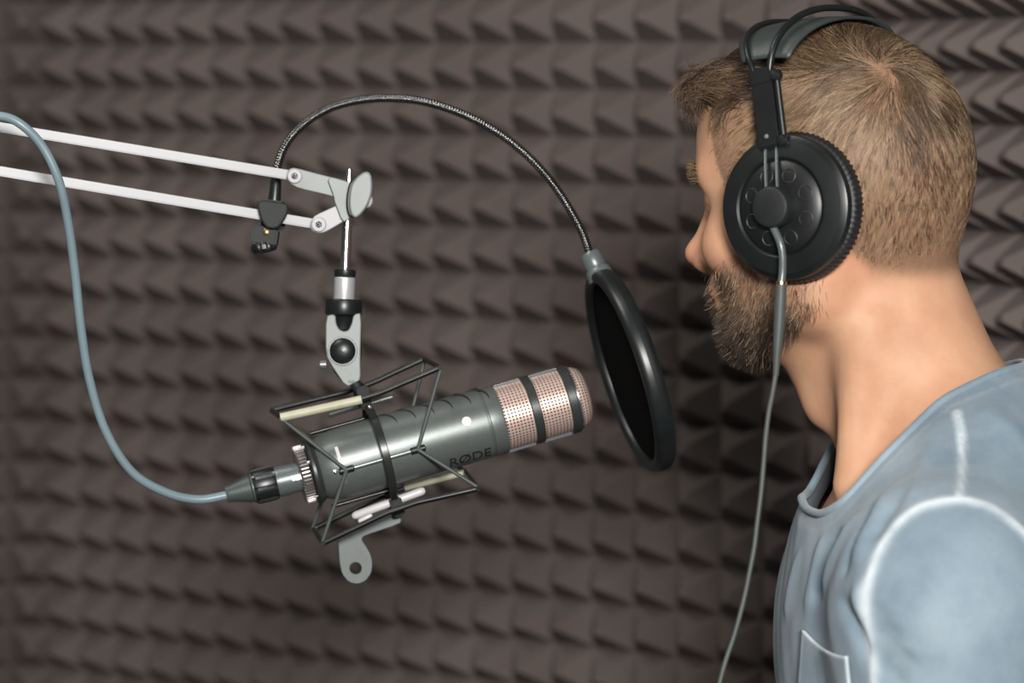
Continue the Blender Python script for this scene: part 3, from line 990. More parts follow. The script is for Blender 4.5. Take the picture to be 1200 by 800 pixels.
red = np.exp(-(((loc - np.array([11.8, 0, -3.0])) / np.array([1.6, 1.8, 1.4])) ** 2).sum(1)) + 0.8 * np.exp(-(((loc - np.array([-0.5, 7.6, 0])) / 2.6) ** 2).sum(1)) \
    + 0.5 * np.exp(-(((loc - np.array([7.2, 4.4, -2.6])) / 1.8) ** 2).sum(1)) + 0.5 * np.exp(-(((loc - np.array([-2, 5.5, -4])) / 2.2) ** 2).sum(1))

def fattr(me, name, vals):
    a = me.attributes.new(name, 'FLOAT', 'POINT')
    a.data.foreach_set('value', np.ascontiguousarray(vals, np.float32))

t = NT('skin')
n1, n2 = t.noise(35, 4), t.noise(160, 3)
base = t.ramp(n1, [(0.3, srgb(188, 143, 113)), (0.7, srgb(203, 161, 130))])
base = t.mix(t.math('MULTIPLY', n2, 0.25), base, srgb(196, 128, 98))
base = t.mix(t.math('MULTIPLY', t.attr('flush'), 0.45), base, srgb(196, 108, 84))
base = t.mix(t.math('MULTIPLY', t.attr('beard'), 0.38), base, srgb(84, 58, 42))
base = t.mix(t.math('MULTIPLY', t.attr('scalp'), 0.72), base, srgb(112, 88, 68))
base = t.mix(t.math('MULTIPLY', t.attr('crown'), 0.85), base, srgb(66, 46, 32))
t.set(Base_Color=base, Roughness=0.56)
t.b.inputs['Specular IOR Level'].default_value = 0.32
t.b.inputs['Subsurface Weight'].default_value = 0.12
t.b.inputs['Subsurface Radius'].default_value = (1.0, 0.35, 0.2)
t.b.inputs['Subsurface Scale'].default_value = 0.006
t.bump(t.noise(700, 2), 0.22, 0.0006)
M['skin'] = t.m
bme = mesh_np('body', bV, bF)
fattr(bme, 'scalp', sm_)
fattr(bme, 'beard', bm_)
fattr(bme, 'flush', np.clip(red, 0, 1))
fattr(bme, 'crown', sm_ * smooth01(loc[:, 2], 9.2, 11.0) * smooth01(loc[:, 0], -4.0, -1.5))
body_o = obj('body', bme, M['skin'], person)

# eyes (only their outer corner could show)
for s in (1, -1):
    e = MB().lathe(H.w(8.1, 3.1 * s, 0.7), H.R[:, 0], [(-0.0115, 0.0001), (-0.008, 0.008), (0, 0.0115), (0.008, 0.008), (0.0112, 0.003), (0.0116, 0.0001)], 24)
    e.build('eye', M['white_dot'], person, True, 0)

# ------------------------------------------------------------------ hair
bmT = bmesh.new()
bmT.from_mesh(bme)
bmT.faces.ensure_lookup_table()
BVH = BVHTree.FromBMesh(bmT)
bmT.free()
rng = np.random.default_rng(11)
# triangles of the head for root sampling
tri = np.concatenate([bF[:, [0, 1, 2]], bF[:, [0, 2, 3]]])
keep = (loc[tri[:, 0], 2] > -14) & (np.linalg.norm(loc[tri[:, 0]] - np.array([0, 0, 0]), axis=1) < 18)
tri = tri[keep]
A_, B_, C_ = bV[tri[:, 0]], bV[tri[:, 1]], bV[tri[:, 2]]
nr_ = np.cross(B_ - A_, C_ - A_)
ar_ = np.linalg.norm(nr_, axis=1) * 0.5
nr_ /= (np.linalg.norm(nr_, axis=1)[:, None] + 1e-12)
cl_ = H.loc((A_ + B_ + C_) / 3)
def sample(weight, n):
    w = ar_ * weight
    i = rng.choice(len(tri), n, p=w / w.sum())
    u, v = rng.random(n), rng.random(n)
    f = u + v > 1
    u[f], v[f] = 1 - u[f], 1 - v[f]
    p = A_[i] + (B_ - A_)[i] * u[:, None] + (C_ - A_)[i] * v[:, None]
    return H.loc(p), nr_[i] @ H.R

def cran(p):
    """offset from the skull and outward direction, local cm (smooth ellipsoid)"""
    c, r = np.array([0.5, 0, 3.6]), np.array([9.5, 7.4, 9.0])
    q = (p - c) / r
    k = np.linalg.norm(q, axis=1)
    g = q / r
    g /= np.linalg.norm(g, axis=1)[:, None]
    return g
def strands_mesh(name, paths, tint, radius, mat, parent, taper=0.25, label=None):
    """paths (n, k, 3) local cm -> one mesh of fine three-sided strands"""
    n, k, _ = paths.shape
    W = H.o + (paths * 0.01) @ H.R.T
    tg = np.gradient(W, axis=1)
    tg /= np.linalg.norm(tg, axis=2)[:, :, None] + 1e-12
    up = rng.normal(size=(n, 1, 3))
    e = np.cross(tg, up)
    e /= np.linalg.norm(e, axis=2)[:, :, None] + 1e-12
    g = np.cross(tg, e)
    prof_ = np.linspace(1, taper, k) ** 0.7
    rr = (radius * np.ones(n))[:, None] * prof_[None, :]
    V = np.stack([W + rr[:, :, None] * (math.cos(a) * e + math.sin(a) * g) for a in (0, 2.0944, 4.18879)], 2)   # n,k,3,3
    idx = np.arange(n * k * 3).reshape(n, k, 3)
    F = []
    for j in range(3):
        j2 = (j + 1) % 3
        F.append(np.stack([idx[:, :-1, j], idx[:, :-1, j2], idx[:, 1:, j2], idx[:, 1:, j]], -1).reshape(-1, 4))
    me = mesh_np(name, V.reshape(-1, 3), np.concatenate(F))
    fattr(me, 'tint', np.repeat(tint, k * 3))
    o = obj(name, me, mat, parent)
    if label:
        o['label'] = label
    return o

def hair_mat(name, stops):
    t = NT(name)
    t.set(Base_Color=t.ramp(t.attr('tint'), stops), Roughness=0.42)
    t.b.inputs['Specular IOR Level'].default_value = 0.45
    return t.m
M['hair'] = hair_mat('hair', [(0.0, (0.045, 0.026, 0.014, 1)), (0.45, (0.155, 0.095, 0.055, 1)), (1.0, (0.42, 0.30, 0.18, 1))])
M['beard'] = hair_mat('beard', [(0.0, (0.020, 0.012, 0.007, 1)), (0.5, (0.11, 0.065, 0.035, 1)), (1.0, (0.50, 0.38, 0.26, 1))])

WH = np.array([-5.2, 4.2, 9.3])                    # crown whorl
def noise3(p, s, seed):
    r = np.random.default_rng(seed)
    out = 0
    for _ in range(5):
        k = r.normal(size=3) * s
        out = out + np.sin(p @ k + r.random() * 6.28)
    return out / 5 ** 0.5
def flow(p, n, swirl=0.5):
    d = p - WH
    d = d - n * (d * n).sum(1)[:, None]
    r = np.linalg.norm(d, axis=1)[:, None] + 1e-6
    d /= r
    c = np.cross(n, d)
    sw = swirl * np.exp(-r / 7.0)
    d = d - c * sw
    return d / np.linalg.norm(d, axis=1)[:, None]
def grow(roots, nrmls, length, lift, K=6, gravity=0.0, jit=0.15, swirl=0.5, fwd=None):
    n = len(roots)
    paths = [roots]
    p = roots + nrmls * 0.0
    jv = rng.normal(size=(n, 3)) * jit
    cl = np.stack([noise3(roots, 1.6, s) for s in (1, 2, 3)], 1) * 0.28
    for i in range(1, K):
        g = cran(p)
        d = flow(p, g, swirl)
        if fwd is not None:
            d = d * (1 - fwd[:, None]) + np.array([0.93, -0.30, 0.0]) * fwd[:, None]
        d = d + jv + cl - np.array([0, 0, gravity])
        d = d - g * (d * g).sum(1)[:, None]
        d /= np.linalg.norm(d, axis=1)[:, None]
        t_ = i / (K - 1)
        dirn = d + g * (lift * (1 - 1.3 * t_))[:, None]
        dirn /= np.linalg.norm(dirn, axis=1)[:, None]
        p = p + dirn * (length / (K - 1))[:, None]
        paths.append(p)
    return np.stack(paths, 1)

# short back and sides
sm_t = scalp_mask(cl_)
dW = np.linalg.norm(cl_ - WH, axis=1)
part = np.exp(-((cl_ - WH - np.array([0.8, 0.1, 1.0])) ** 2).sum(1) / 1.2)
wt = sm_t * (1 - 0.75 * part) * (0.45 + 0.55 * np.clip(smooth01(azim(cl_), 50, 80) + smooth01(cl_[:, 2], 7, 9), 0, 1))
R0, N0 = sample(wt, 24000)
hgt = smooth01(R0[:, 2], 1.0, 9.5)
tmp_ = smooth01(azim(R0), 50, 85) + smooth01(R0[:, 2], 7, 9)
ln = (0.55 + 1.5 * hgt + rng.random(len(R0)) * 0.35) * (0.35 + 0.65 * np.clip(tmp_, 0, 1))
pth = grow(R0, N0, ln, 0.34 - 0.10 * hgt, 5, 0.25, 0.18)
tn_ = np.clip(0.50 + 0.20 * smooth01(-R0[:, 2], -7.5, -2) * smooth01(R0[:, 0], -7.5, -4) - 0.10 * smooth01(-R0[:, 0], 4, 8) + 0.18 * noise3(R0, 0.9, 7) + 0.28 * noise3(R0, 4.5, 8) + 0.16 * rng.normal(size=len(R0)) - 0.22 * smooth01(-R0[:, 0], 3, 8) * smooth01(R0[:, 2], -4, 2) * 0.6 + 0.1 * smooth01(R0[:, 0], -2, 4), 0, 1)
strands_mesh('short_hair', pth, tn_, 0.00021, M['hair'], person, label='short cropped light brown hair')
# longer top, combed from the crown forwards into a quiff
topm = sm_t * np.maximum(smooth01(cl_[:, 2], 8.6, 10.2), smooth01(cl_[:, 2], 5.5, 8.0) * smooth01(3.8 - cl_[:, 1], 0, 1.5) * smooth01(-cl_[:, 0], 2, 5))
R1, N1 = sample(topm * (1 - 0.8 * part), 11000)
fw = smooth01(R1[:, 0], -3.0, 3.0)
ln = 2.2 + 2.0 * fw + rng.random(len(R1)) * 0.8
pth = grow(R1, N1, ln, 0.28 + 0.05 * fw, 7, 0.05, 0.10, 0.6, fw * 0.7)
tn_ = np.clip(0.40 + 0.18 * noise3(R1, 1.2, 9) + 0.2 * noise3(R1, 4.0, 19) + 0.15 * rng.normal(size=len(R1)) - 0.28 * fw, 0, 1)
strands_mesh('top_hair', pth, tn_, 0.00024, M['hair'], person, label='longer brown hair on top of the head')
# quiff: locks rising at the hairline, rolling forwards and down over the forehead
qm = sm_t * smooth01(cl_[:, 0], 2.5, 5.0) * smooth01(cl_[:, 2], 6.8, 8.4)
R2, N2 = sample(qm, 9000)
n = len(R2)
cl = np.stack([noise3(R2, 1.5, s) for s in (21, 22, 23)], 1) * 0.45 + rng.normal(size=(n, 3)) * 0.13
K = 9
p = R2.copy()
paths = [p]
ln = 2.8 + 1.1 * rng.random(n)
for i in range(1, K):
    t_ = i / (K - 1)
    ang = (0.50 - 0.28 * np.clip(R2[:, 2] - 9.0, 0, 3)) - (2.0 + 0.5 * rng.random(n)) * t_ ** 1.2                                       # climbs, then rolls over
    d = np.stack([np.cos(ang), -0.10 - 0.1 * (R2[:, 1] / 5), np.sin(ang)], 1) + cl * (0.4 + 0.6 * t_)
    d /= np.linalg.norm(d, axis=1)[:, None]
    p = p + d * (ln / (K - 1))[:, None]
    paths.append(p)
tn_ = np.clip(0.13 + 0.16 * noise3(R2, 1.5, 31) + 0.15 * rng.normal(size=n), 0, 1)
strands_mesh('quiff', np.stack(paths, 1), tn_, 0.00027, M['hair'], person, label='dark brown quiff swept over the forehead')

# beard
bm_t = beard_mask(cl_)
low = smooth01(-cl_[:, 2], 4.8, 8.5)
R3, N3 = sample(bm_t * (0.50 + 0.9 * low), 8500)
n = len(R3)
lo3 = smooth01(-R3[:, 2], 5.2, 9.0)
ln = 0.30 + 0.50 * lo3 + 0.10 * smooth01(R3[:, 0], 6, 9) + rng.random(n) * 0.35
jv = np.stack([noise3(R3, 3.0, s) for s in (41, 42, 43)], 1) * 0.30 + rng.normal(size=(n, 3)) * 0.22
p = R3.copy()
paths = [p]
for i in range(1, 5):
    t_ = i / 4
    dn = np.array([0.10, 0, -1.0])[None] + N3 * (0.75 + 0.35 * lo3)[:, None] * (1.1 - 0.7 * t_) + jv * (0.5 + t_)
    dn[:, 0] += 0.25 * (R3[:, 0] > 6)
    dn /= np.linalg.norm(dn, axis=1)[:, None]
    p = p + dn * (ln / 4)[:, None]
    paths.append(p)
tn_ = np.clip(0.60 + 0.25 * rng.normal(size=n) - 0.50 * lo3 - 0.12 * smooth01(R3[:, 0], 6, 9), 0, 1)
tn_[rng.random(n) < 0.035] = 1.0
strands_mesh('beard', np.stack(paths, 1), tn_, 0.00017, M['beard'], person, label='short brown beard')
# eyebrows
for s in (1, -1):
    bw = np.exp(-((cl_[:, 2] - 2.9 - 0.25 * (np.abs(cl_[:, 1]) - 3) * -0.2) / 0.35) ** 2) * (cl_[:, 1] * s > 1.2) * (cl_[:, 1] * s < 5.4) * (cl_[:, 0] > 6)
    R4, N4 = sample(bw, 420)
    n = len(R4)
    p = R4.copy()
    paths = [p]
    for i in range(1, 4):
        d = N4 * 0.7 + np.array([-0.35, 0.8 * s, 0.15]) + rng.normal(size=(n, 3)) * 0.3
        d /= np.linalg.norm(d, axis=1)[:, None]
        p = p + d * 0.30
        paths.append(p)
    strands_mesh('eyebrow', np.stack(paths, 1), np.clip(0.6 + 0.25 * rng.normal(size=n), 0, 1), 0.00016, M['beard'], person)

# ------------------------------------------------------------------ t-shirt
sf = Field(grid(0.10, 0.62, 0.0034), grid(1.93, 2.66, 0.0034), grid(T_.o[2] - 0.62, T_.o[2] + 0.13, 0.0034))
for p, k in torso_prims():
    sf.add(p, k + 0.01)
for p, k in arm_prims(1, False) + arm_prims(-1, False):
    sf.add(p, k + 0.01)
sf.add(neck_prims()[0][0], 0.03)
sf.add(ell(T_, (1.6, -0.5, -8.0), (5.4, 9.5, 6.5)), 0.03)
sf.add(ell(T_, (2.0, 9.0, -9.5), (4.6, 6.0, 5.5)), 0.03)
sV, sF = sf.surface(0.0065)
sme = mesh_np('t_shirt', sV, sF)
bm = bmesh.new()
bm.from_mesh(sme)
# neckline: a scoop, traced over the near side of the neck, the front and the far side
NR_X = [900, 940, 951, 963, 980, 997, 1010, 1030, 1055, 1080, 1105, 1147, 1172, 1400]
NR_Y = [586, 592, 600, 603, 594.5, 580, 565, 542, 517, 492, 467.5, 447, 436, 380]
FR_X = [900, 938, 948, 955, 967, 985, 1000, 1050, 1180, 1400]
FR_Y = [586, 584, 577, 565, 539, 506, 489, 462, 428, 380]
def over_rim(c):
    d = c - CAM
    dep = d @ c_f
    px = 600 + FPX * (d @ c_r) / dep
    py = 400 - FPX * (d @ c_u) / dep
    Lc_ = (c - T_.o) @ T_.R[:, 1] * 100
    w = float(smooth01(Lc_, -2.5, 2.0))
    cut = w * np.interp(px, NR_X, NR_Y) + (1 - w) * np.interp(px, FR_X, FR_Y)
    return (cut - py) * dep / FPX - 0.06 * float(smooth01(-Lc_, 10.0, 12.0))
lay = bm.verts.layers.float_vector.new('orig')
for v in bm.verts:
    v[lay] = v.co
    v.co.z = over_rim(np.array(v.co))
bmesh.ops.bisect_plane(bm, geom=bm.verts[:] + bm.edges[:] + bm.faces[:], plane_co=Vector((0, 0, 0)), plane_no=Vector((0, 0, 1)), clear_outer=True)
bm.verts.ensure_lookup_table()
on_cut = {v for v in bm.verts if v.is_boundary and abs(v.co.z) < 3e-4}
for v in bm.verts:
    v.co = Vector(v[lay])
for s in (1, -1):
    a, b = T_.w(0.2, 19.0 * s, -12), T_.w(0.2, 21.5 * s, -35)
    c = a + (b - a) * 0.62
    dn = nrm(b - a)
    near_arm = [v for v in bm.verts if (np.array(v.co) - c) @ T_.R[:, 1] * s > -0.065]
    vs = set(near_arm)
    g = near_arm + [e for e in bm.edges if e.verts[0] in vs and e.verts[1] in vs] + [f for f in bm.faces if all(v in vs for v in f.verts)]
    bmesh.ops.bisect_plane(bm, geom=g, plane_co=Vector(c), plane_no=Vector(dn), clear_outer=True)
bmesh.ops.bisect_plane(bm, geom=bm.verts[:] + bm.edges[:] + bm.faces[:], plane_co=Vector(T_.w(0, 0, -58)), plane_no=Vector((0, 0, -1)), clear_outer=True)
# keep the largest piece
bm.verts.ensure_lookup_table()
seen, best = set(), []
for v in bm.verts:
    if v in seen:
        continue
    st, comp = [v], []
    seen.add(v)
    while st:
        q = st.pop()
        comp.append(q)
        for e in q.link_edges:
            w = e.other_vert(q)
            if w not in seen:
                seen.add(w)
                st.append(w)
    if len(comp) > len(best):
        best = comp
bs = set(best)
bmesh.ops.delete(bm, geom=[v for v in bm.verts if v not in bs], context='VERTS')
# neckline loop, then relax it
edge_v = [v for v in bm.verts if v in on_cut]
loop = []
if edge_v:
    ev = set(edge_v)
    cur = edge_v[0]
    prev = None
    while cur is not None:
        loop.append(cur)
        ev.discard(cur)
        nx = [e.other_vert(cur) for e in cur.link_edges if e.is_boundary and e.other_vert(cur) in ev]
        cur = nx[0] if nx else None
SBVH = BVHTree.FromBMesh(bm)
def hit(x, y):
    d = nrm(P(x, y, 1.0) - CAM)
    h = SBVH.ray_cast(Vector(CAM), Vector(d))
    return None if h[0] is None else (np.array(h[0]), np.array(h[1]))
bm.verts.index_update()
loop_co = [np.array(v.co) for v in loop]
nv = len(bm.verts)
co = np.array([v.co[:] for v in bm.verts])
bm.normal_update()
no = np.array([v.normal[:] for v in bm.verts])
def seg_dist(pts):
    best = np.full(nv, 9.0)
    par = np.zeros(nv)
    K = len(pts) - 1
    for i in range(K):
        a, b = pts[i], pts[i + 1]
        d = b - a
        L2 = d @ d + 1e-12
        t_ = np.clip(((co - a) @ d) / L2, 0, 1)
        q = np.linalg.norm(co - a - t_[:, None] * d, axis=1)
        w = q < best
        best[w] = q[w]
        par[w] = ((i + t_) / K)[w]
    return best, par
def stroke(px, w, h, ends=True):
    pts = [hit(x, y) for x, y in px]
    pts = [q[0] for q in pts if q is not None]
    if len(pts) < 2:
        return np.zeros(nv)
    d, par = seg_dist(spline(pts, 4) if len(pts) > 2 else pts)
    f = np.exp(-(d / w) ** 2)
    if ends:
        f *= np.clip(np.sin(np.pi * np.clip(par, 0.02, 0.98)) * 1.6, 0, 1)
    return f * h
disp = np.zeros(nv)
SEAM_ARM = [(1199, 624), (1180, 607), (1160, 594), (1135, 586), (1108, 586), (1080, 594), (1055, 612), (1036, 637), (1023, 667), (1016, 700), (1015, 735), (1019, 770), (1026, 806)]
SEAM_ARM = [(1236, 720), (1228, 680), (1216, 648)] + SEAM_ARM
SEAM_SH = [(1121, 484), (1125, 500), (1127, 525), (1127, 560), (1124, 582)]
seam = np.maximum(stroke(SEAM_ARM, 0.0042, 1.0, False), stroke(SEAM_SH, 0.0026, 0.95, False))
disp += 0.0014 * seam
FOLDS = [  # pixel path, width m, height m
    ([(979, 697), (990, 713), (1002, 733), (1013, 758), (1022, 800)], 0.0050, -0.0055),
    ([(1007, 672), (1006, 700), (1010, 730), (1017, 760), (1023, 800)], 0.0045, 0.0045),
    ([(1014, 690), (1011, 715), (1014, 745), (1020, 780)], 0.0030, -0.0030),
    ([(968, 622), (958, 650), (950, 690), (946, 725)], 0.0055, 0.0030),
    ([(985, 610), (972, 640), (960, 680), (955, 715)], 0.0050, -0.0035),
    ([(1008, 598), (990, 630), (975, 665), (965, 705)], 0.0060, 0.0040),
    ([(1030, 580), (1012, 612), (993, 650), (983, 690)], 0.0050, -0.0040),
    ([(1052, 566), (1030, 600), (1012, 635), (1003, 672)], 0.0055, 0.0038),
    ([(1072, 560), (1052, 586), (1034, 610), (1022, 640)], 0.0045, -0.0035),
    ([(1100, 505), (1085, 540), (1068, 570), (1050, 598)], 0.0060, 0.0025),
    ([(1053, 728), (1043, 748), (1034, 770), (1028, 792)], 0.0065, -0.0030),
    ([(1036, 706), (1030, 730), (1027, 755)], 0.0060, -0.0018),
    ([(1068, 762), (1056, 780), (1044, 806)], 0.0070, -0.0030),
    ([(940, 640), (932, 670), (924, 700), (920, 730)], 0.0060, 0.0025),
    ([(1150, 470), (1165, 490), (1185, 505), (1199, 512)], 0.0060, 0.0020),
]
for px, w, h in FOLDS:
    disp += 1.1 * stroke(px, w * 1.3, h)
disp += 0.0009 * noise3(co * 100, 0.35, 51) + 0.0005 * noise3(co * 100, 0.9, 52)
edge_d = np.full(nv, 9.0)
lc = np.array(loop_co)
for c0 in np.array_split(np.arange(nv), 40):
    edge_d[c0] = np.sqrt(((co[c0][:, None, :] - lc[None, ::3, :]) ** 2).sum(2)).min(1)
fade = smooth01(edge_d, 0.002, 0.012)
new = co + no * (disp * fade)[:, None]
for v, c in zip(bm.verts, new):
    v.co = c
bm.verts.layers.float_vector.remove(bm.verts.layers.float_vector['orig'])
bm.to_mesh(sme)
hemline = smooth01(-np.abs(edge_d - 0.0115), -0.0022, -0.0008)
fattr(sme, 'seam', np.clip(seam + 0.12 * hemline, 0, 1))
bm.free()
t = NT('faded_blue_jersey')
n1, n2, n3 = t.noise(9, 4), t.noise(42, 4), t.noise(260, 3)
base = t.ramp(n1, [(0.28, srgb(103, 120, 133)), (0.5, srgb(126, 143, 154)), (0.74, srgb(160, 174, 182))])
base = t.mix(t.math('MULTIPLY', t.ramp(n2, [(0.35, (0, 0, 0)), (0.7, (1, 1, 1))]), 0.28), base, srgb(158, 172, 181))
base = t.mix(t.math('MULTIPLY', n3, 0.25), base, srgb(90, 107, 123))
base = t.mix(t.math('MULTIPLY', t.attr('seam'), t.ramp(n2, [(0.25, (0.35, 0.35, 0.35)), (0.6, (0.95, 0.95, 0.95))])), base, srgb(214, 222, 226))
t.set(Base_Color=base, Roughness=0.85)
t.b.inputs['Specular IOR Level'].default_value = 0.2
t.b.inputs['Sheen Weight'].default_value = 0.15
t.bump(t.noise(1400, 2), 0.25, 0.0005)
M['jersey'] = t.m
shirt = obj('t_shirt', sme, M['jersey'], person)
shirt['label'] = 'faded blue t-shirt'
md = shirt.modifiers.new('thickness', 'SOLIDIFY')
md.thickness = 0.0016
md.offset = -1
# rolled neckband along the opening
if len(loop_co) > 10:
    st = max(1, len(loop_co) // 90)
    ctl = loop_co[::st]
    for _ in range(3):
        ctl = [(ctl[i - 1] + 2 * ctl[i] + ctl[(i + 1) % len(ctl)]) / 4 for i in range(len(ctl))]
    nb = MB().tube(ctl, 0.0030, 12, closed=True, sub=3).build('neckband', M['jersey'], shirt, True, 0)
    fattr(nb.data, 'seam', np.zeros(len(nb.data.vertices)))
# breast pocket, sewn on the chest
SB2 = BVHTree.FromPolygons([tuple(v.co) for v in sme.vertices], [tuple(p.vertices) for p in sme.polygons])
def hit2(x, y):
    d = nrm(P(x, y, 1.0) - CAM)
    h = SB2.ray_cast(Vector(CAM), Vector(d))
    return None if h[0] is None else np.array(h[0]) + np.array(h[1]) * (0.0022 if np.array(h[1]) @ d < 0 else -0.0022)
qa, qb, qc, qd = [np.array(v, float) for v in ((944, 737), (996, 768), (1004, 850), (936, 840))]
NU, NV = 26, 30
V, S_, ok = [], [], True
for j in range(NV + 1):
    for i in range(NU + 1):
        u, v = i / NU, j / NV
        q = (qa * (1 - u) + qb * u) * (1 - v) + (qd * (1 - u) + qc * u) * v
        q = q + np.array([0, 8.0]) * (4 * u * (1 - u)) * (1 - v)
        h = hit2(*q)
        if h is None:
            h = V[-1]
        V.append(h)
        S_.append(max(0.9 * math.exp(-(v * NV / 0.9) ** 2), 0.75 * math.exp(-(u * NU / 1.0) ** 2), 0.75 * math.exp(-((1 - u) * NU / 1.0) ** 2)))
F = []
for j in range(NV):
    for i in range(NU):
        a = j * (NU + 1) + i
        F.append([a, a + 1, a + NU + 2, a + NU + 1])
pm = mesh_np('pocket', V, F)
fattr(pm, 'seam', np.array(S_))
po = obj('pocket', pm, M['jersey'], shirt)
md = po.modifiers.new('thickness', 'SOLIDIFY')
md.thickness = 0.002
md.offset = 0

# ------------------------------------------------------------------ headphones
hph = thing('headphones', 'black studio headphones worn over the ears, round semi-open cup facing the camera', 'headphones', tuple(H.w(0, 0, 14)))
def ear_cup(s):
    o = H.w(0.1, 7.0 * s, 0.05)
    axn = nrm(H.R[:, 1] * s * 0.995 + H.R[:, 0] * 0.03 + H.R[:, 2] * 0.05)
    ref = H.R[:, 2]
    cm = 0.01
    def lp(l):
        return [(a * cm, b * cm) for a, b in l]
    cup = MB().lathe(o, axn, lp([(1.4, 0.1), (1.4, 4.65), (1.7, 4.88), (1.95, 4.88), (2.15, 4.78), (2.2, 4.70), (2.45, 4.45), (2.72, 3.55), (2.74, 3.35), (2.62, 3.22), (2.5, 3.18), (2.5, 0.1)]), 96, ref=ref).build('ear_cup', M['black_satin'], hph, True, 28)
    MB().lathe(o, axn, lp([(0.15, 3.2), (0.05, 4.2), (0.25, 4.9), (0.75, 5.02), (1.15, 4.98), (1.45, 4.85), (1.45, 3.2)]), 240, ref=ref,
               flute=lambda i, j: 1.0 + (0.018 * math.cos(j * math.pi * 2 / 3.0) if i in (2, 3, 4) else 0)).build('ear_pad', M['earpad'], cup, True, 70)
    grl = MB().lathe(o, axn, lp([(2.45, 3.16), (2.62, 3.1), (2.78, 2.9), (2.95, 2.2), (3.0, 1.7), (3.0, 0.1)]), 72, ref=ref).build('vent_plate', M['black_plastic'], cup, True, 30)
    e = nrm(ref - axn * (ref @ axn))
    g = np.cross(axn, e)
    for q in range(8):
        a = math.radians(22.5 + q * 45)
        c = o + axn * 2.90 * cm + (e * math.cos(a) + g * math.sin(a)) * 2.22 * cm
        MB().lathe(c, nrm(axn + 0.16 * (e * math.cos(a) + g * math.sin(a))), lp([(-0.1, 0.52), (0.03, 0.52), (0.06, 0.47), (0.02, 0.42), (0.0, 0.40), (0.02, 0.1), (0.02, 0.01)]), 28).build('vent', M['earpad'], grl, True, 40)
    MB().lathe(o, axn, lp([(2.9, 1.36), (3.5, 1.40), (3.95, 1.40), (4.12, 1.30), (4.2, 1.1), (4.2, 0.01)]), 56, ref=ref).build('hub_cap', M['earpad'], cup, True, 35)
    # strut wires from hub to slider
    sl = H.w(0.9, 9.2 * s, 4.3)
    for dq in (-0.42, 0.42):
        a = o + axn * 3.75 * cm + e * 1.2 * cm - H.R[:, 0] * dq * cm * -1.0
        b = sl + H.R[:, 0] * dq * cm
        MB().tube([a, a * 0.5 + b * 0.5 + axn * 0.05 * cm, b], 0.0011, 10).build('strut_wire', M['tube_tone'], cup)
    return o, axn, sl
oL, axL, slL = ear_cup(1)
oR, axR, slR = ear_cup(-1)
for s, sl in ((1, slL), (-1, slR)):
    top = H.w(1.6, 8.6 * s, 9.3)
    ax = nrm(top - sl)
    out = nrm(H.R[:, 1] * s - ax * (ax @ (H.R[:, 1] * s)))
    wid = nrm(np.cross(ax, out))
    m = MB()
    m.box((sl + top) / 2, wid * 0.0080, out * 0.0035, ax * float(np.linalg.norm(top - sl) / 2), 0.0012)
    m.box(sl + ax * 0.004, wid * 0.0086, out * 0.0042, ax * 0.006, 0.0014)
    m.box(top - ax * 0.004, wid * 0.0090, out * 0.0040, ax * 0.006, 0.0014)
    sb = m.build('slider', M['black_plastic'], hph)
    MB().lathe(sl + ax * 0.006 + out * 0.004, out, [(0, 0.0016), (0.0008, 0.0014), (0.0010, 0.0001)], 14).build('screw', M['grey_plate'], sb)
    for dz, dw, r in ((0.93, -1, 0.0040), (0.06, -1, 0.0040)):
        c = sl + (top - sl) * dz + (-H.R[:, 0]) * 0.0105 + out * 0.001
        MB().lathe(c, out, [(-0.003, 0.0001), (-0.003, r), (0.002, r), (0.0035, r * 0.7), (0.004, 0.0001)], 20).build('stop_knob', M['black_satin'], sb)
    MB().tube([sl + (-H.R[:, 0]) * 0.0105, top + (-H.R[:, 0]) * 0.0105], 0.0024, 12).build('slider_tube', M['black_satin'], sb)
# two sprung arches over the head
def arch(Fa, Ft, Zt, half):
    pts = []
    for i in range(25):
        a = math.pi * i / 24
        w = math.sin(a)
        ca = math.cos(a)
        pts.append(H.w(Fa + (Ft - Fa) * w, half * math.copysign(abs(ca) ** 0.85, ca), 9.0 + (Zt - 9.0) * w ** 0.8))
    return pts
ARF = arch(2.1, 4.2, 12.9, 8.7)
ARB = arch(1.0, 0.2, 13.55, 8.7)
MB().tube(ARF, 0.0020, 12, sub=2).build('arch_rod', M['black_satin'], hph)
MB().tube(ARB, 0.0024, 12, sub=2).build('arch_rod', M['black_satin'], hph)
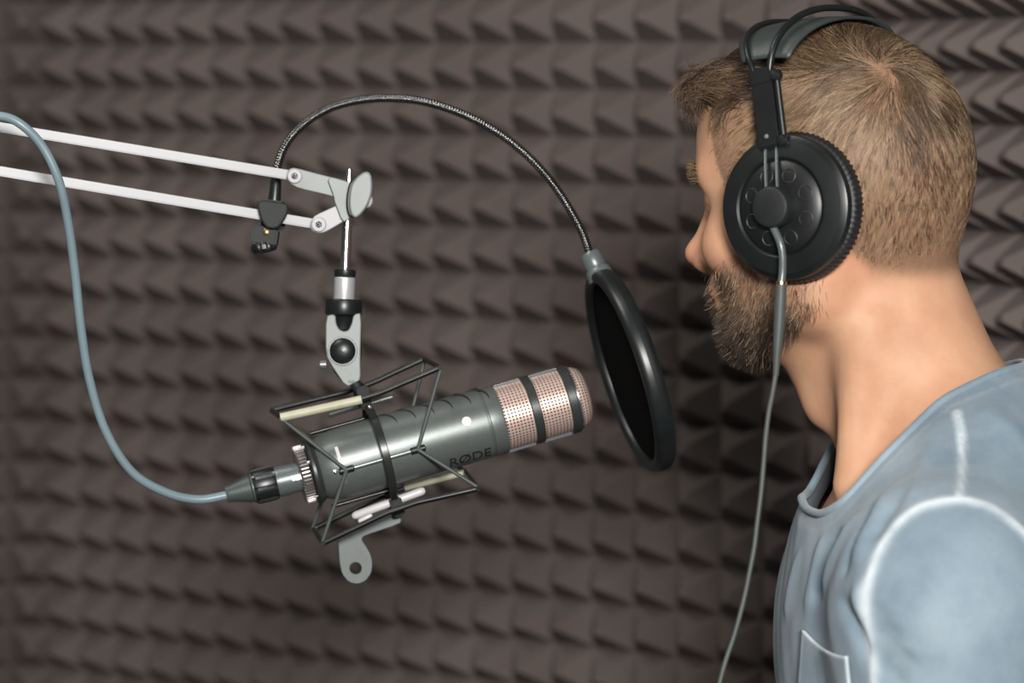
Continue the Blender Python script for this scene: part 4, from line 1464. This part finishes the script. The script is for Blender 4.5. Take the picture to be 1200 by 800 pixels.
# leather head strap slung under the arches
V, F = [], []
nA_, nB_ = 40, 10
for i in range(nA_ + 1):
    a = math.radians(14 + 152 * i / nA_)
    w, ca = math.sin(a), math.cos(a)
    wd_ = 1.3 + 1.9 * w
    for j in range(nB_ + 1):
        q = 2 * j / nB_ - 1
        Fm = 1.3 + 0.6 * w
        pp = H.w(Fm + q * wd_, 8.3 * math.copysign(abs(ca) ** 0.9, ca), 8.6 + (12.65 - 8.6) * w ** 0.75 + 0.12 * (1 - q * q) - 0.25 * max(0, q) * w)
        V.append(pp)
for i in range(nA_):
    for j in range(nB_):
        a = i * (nB_ + 1) + j
        F.append([a, a + 1, a + nB_ + 2, a + nB_ + 1])
hs_o = obj('head_strap', mesh_np('head_strap', V, F), M['leather'], hph)
hs_o['label'] = 'dark grey leather head strap'
md = hs_o.modifiers.new('thickness', 'SOLIDIFY')
md.thickness = 0.0022
# cable out of the hub
st0 = oL + axL * 0.0375 - H.R[:, 2] * 0.0135
def near(x, y, d):
    return P(x, y, d)
dep = float((st0 - CAM) @ c_f)
c1 = [st0, near(914, 284, dep - 0.004), near(917, 300, dep - 0.004), near(917, 318, dep - 0.003), near(915.5, 332, dep - 0.003)]
cbl = MB().tube(c1, 0.0026, 12, sub=5).build('cable', M['tube_tone'], hph)
sr = [near(915.5, 333, dep - 0.003), near(914.5, 352, dep - 0.003), near(913, 380, dep - 0.003), near(911, 408, dep - 0.003), near(909, 440, dep - 0.002)]
MB().tube(sr, [0.0036, 0.0040, 0.0038, 0.0029, 0.0020], 14, sub=4).build('strain_relief', M['thin_cable'], cbl)
MB().tube([near(915.6, 329.5, dep - 0.003), near(915.5, 334, dep - 0.003)], 0.0036, 16).build('ferrule', M['gold'], cbl)
lp = [(909, 438), (905, 462), (901, 482), (897.5, 510), (895, 540), (892, 575), (887, 615), (884, 640), (878, 672), (871, 705), (861, 742), (850, 775), (842, 805), (832, 850), (836, 910)]
MB().tube([near(x, y, dep - 0.002 - 0.03 * i / 14) for i, (x, y) in enumerate(lp)], 0.0017, 12, sub=6).build('lead', M['thin_cable'], cbl)
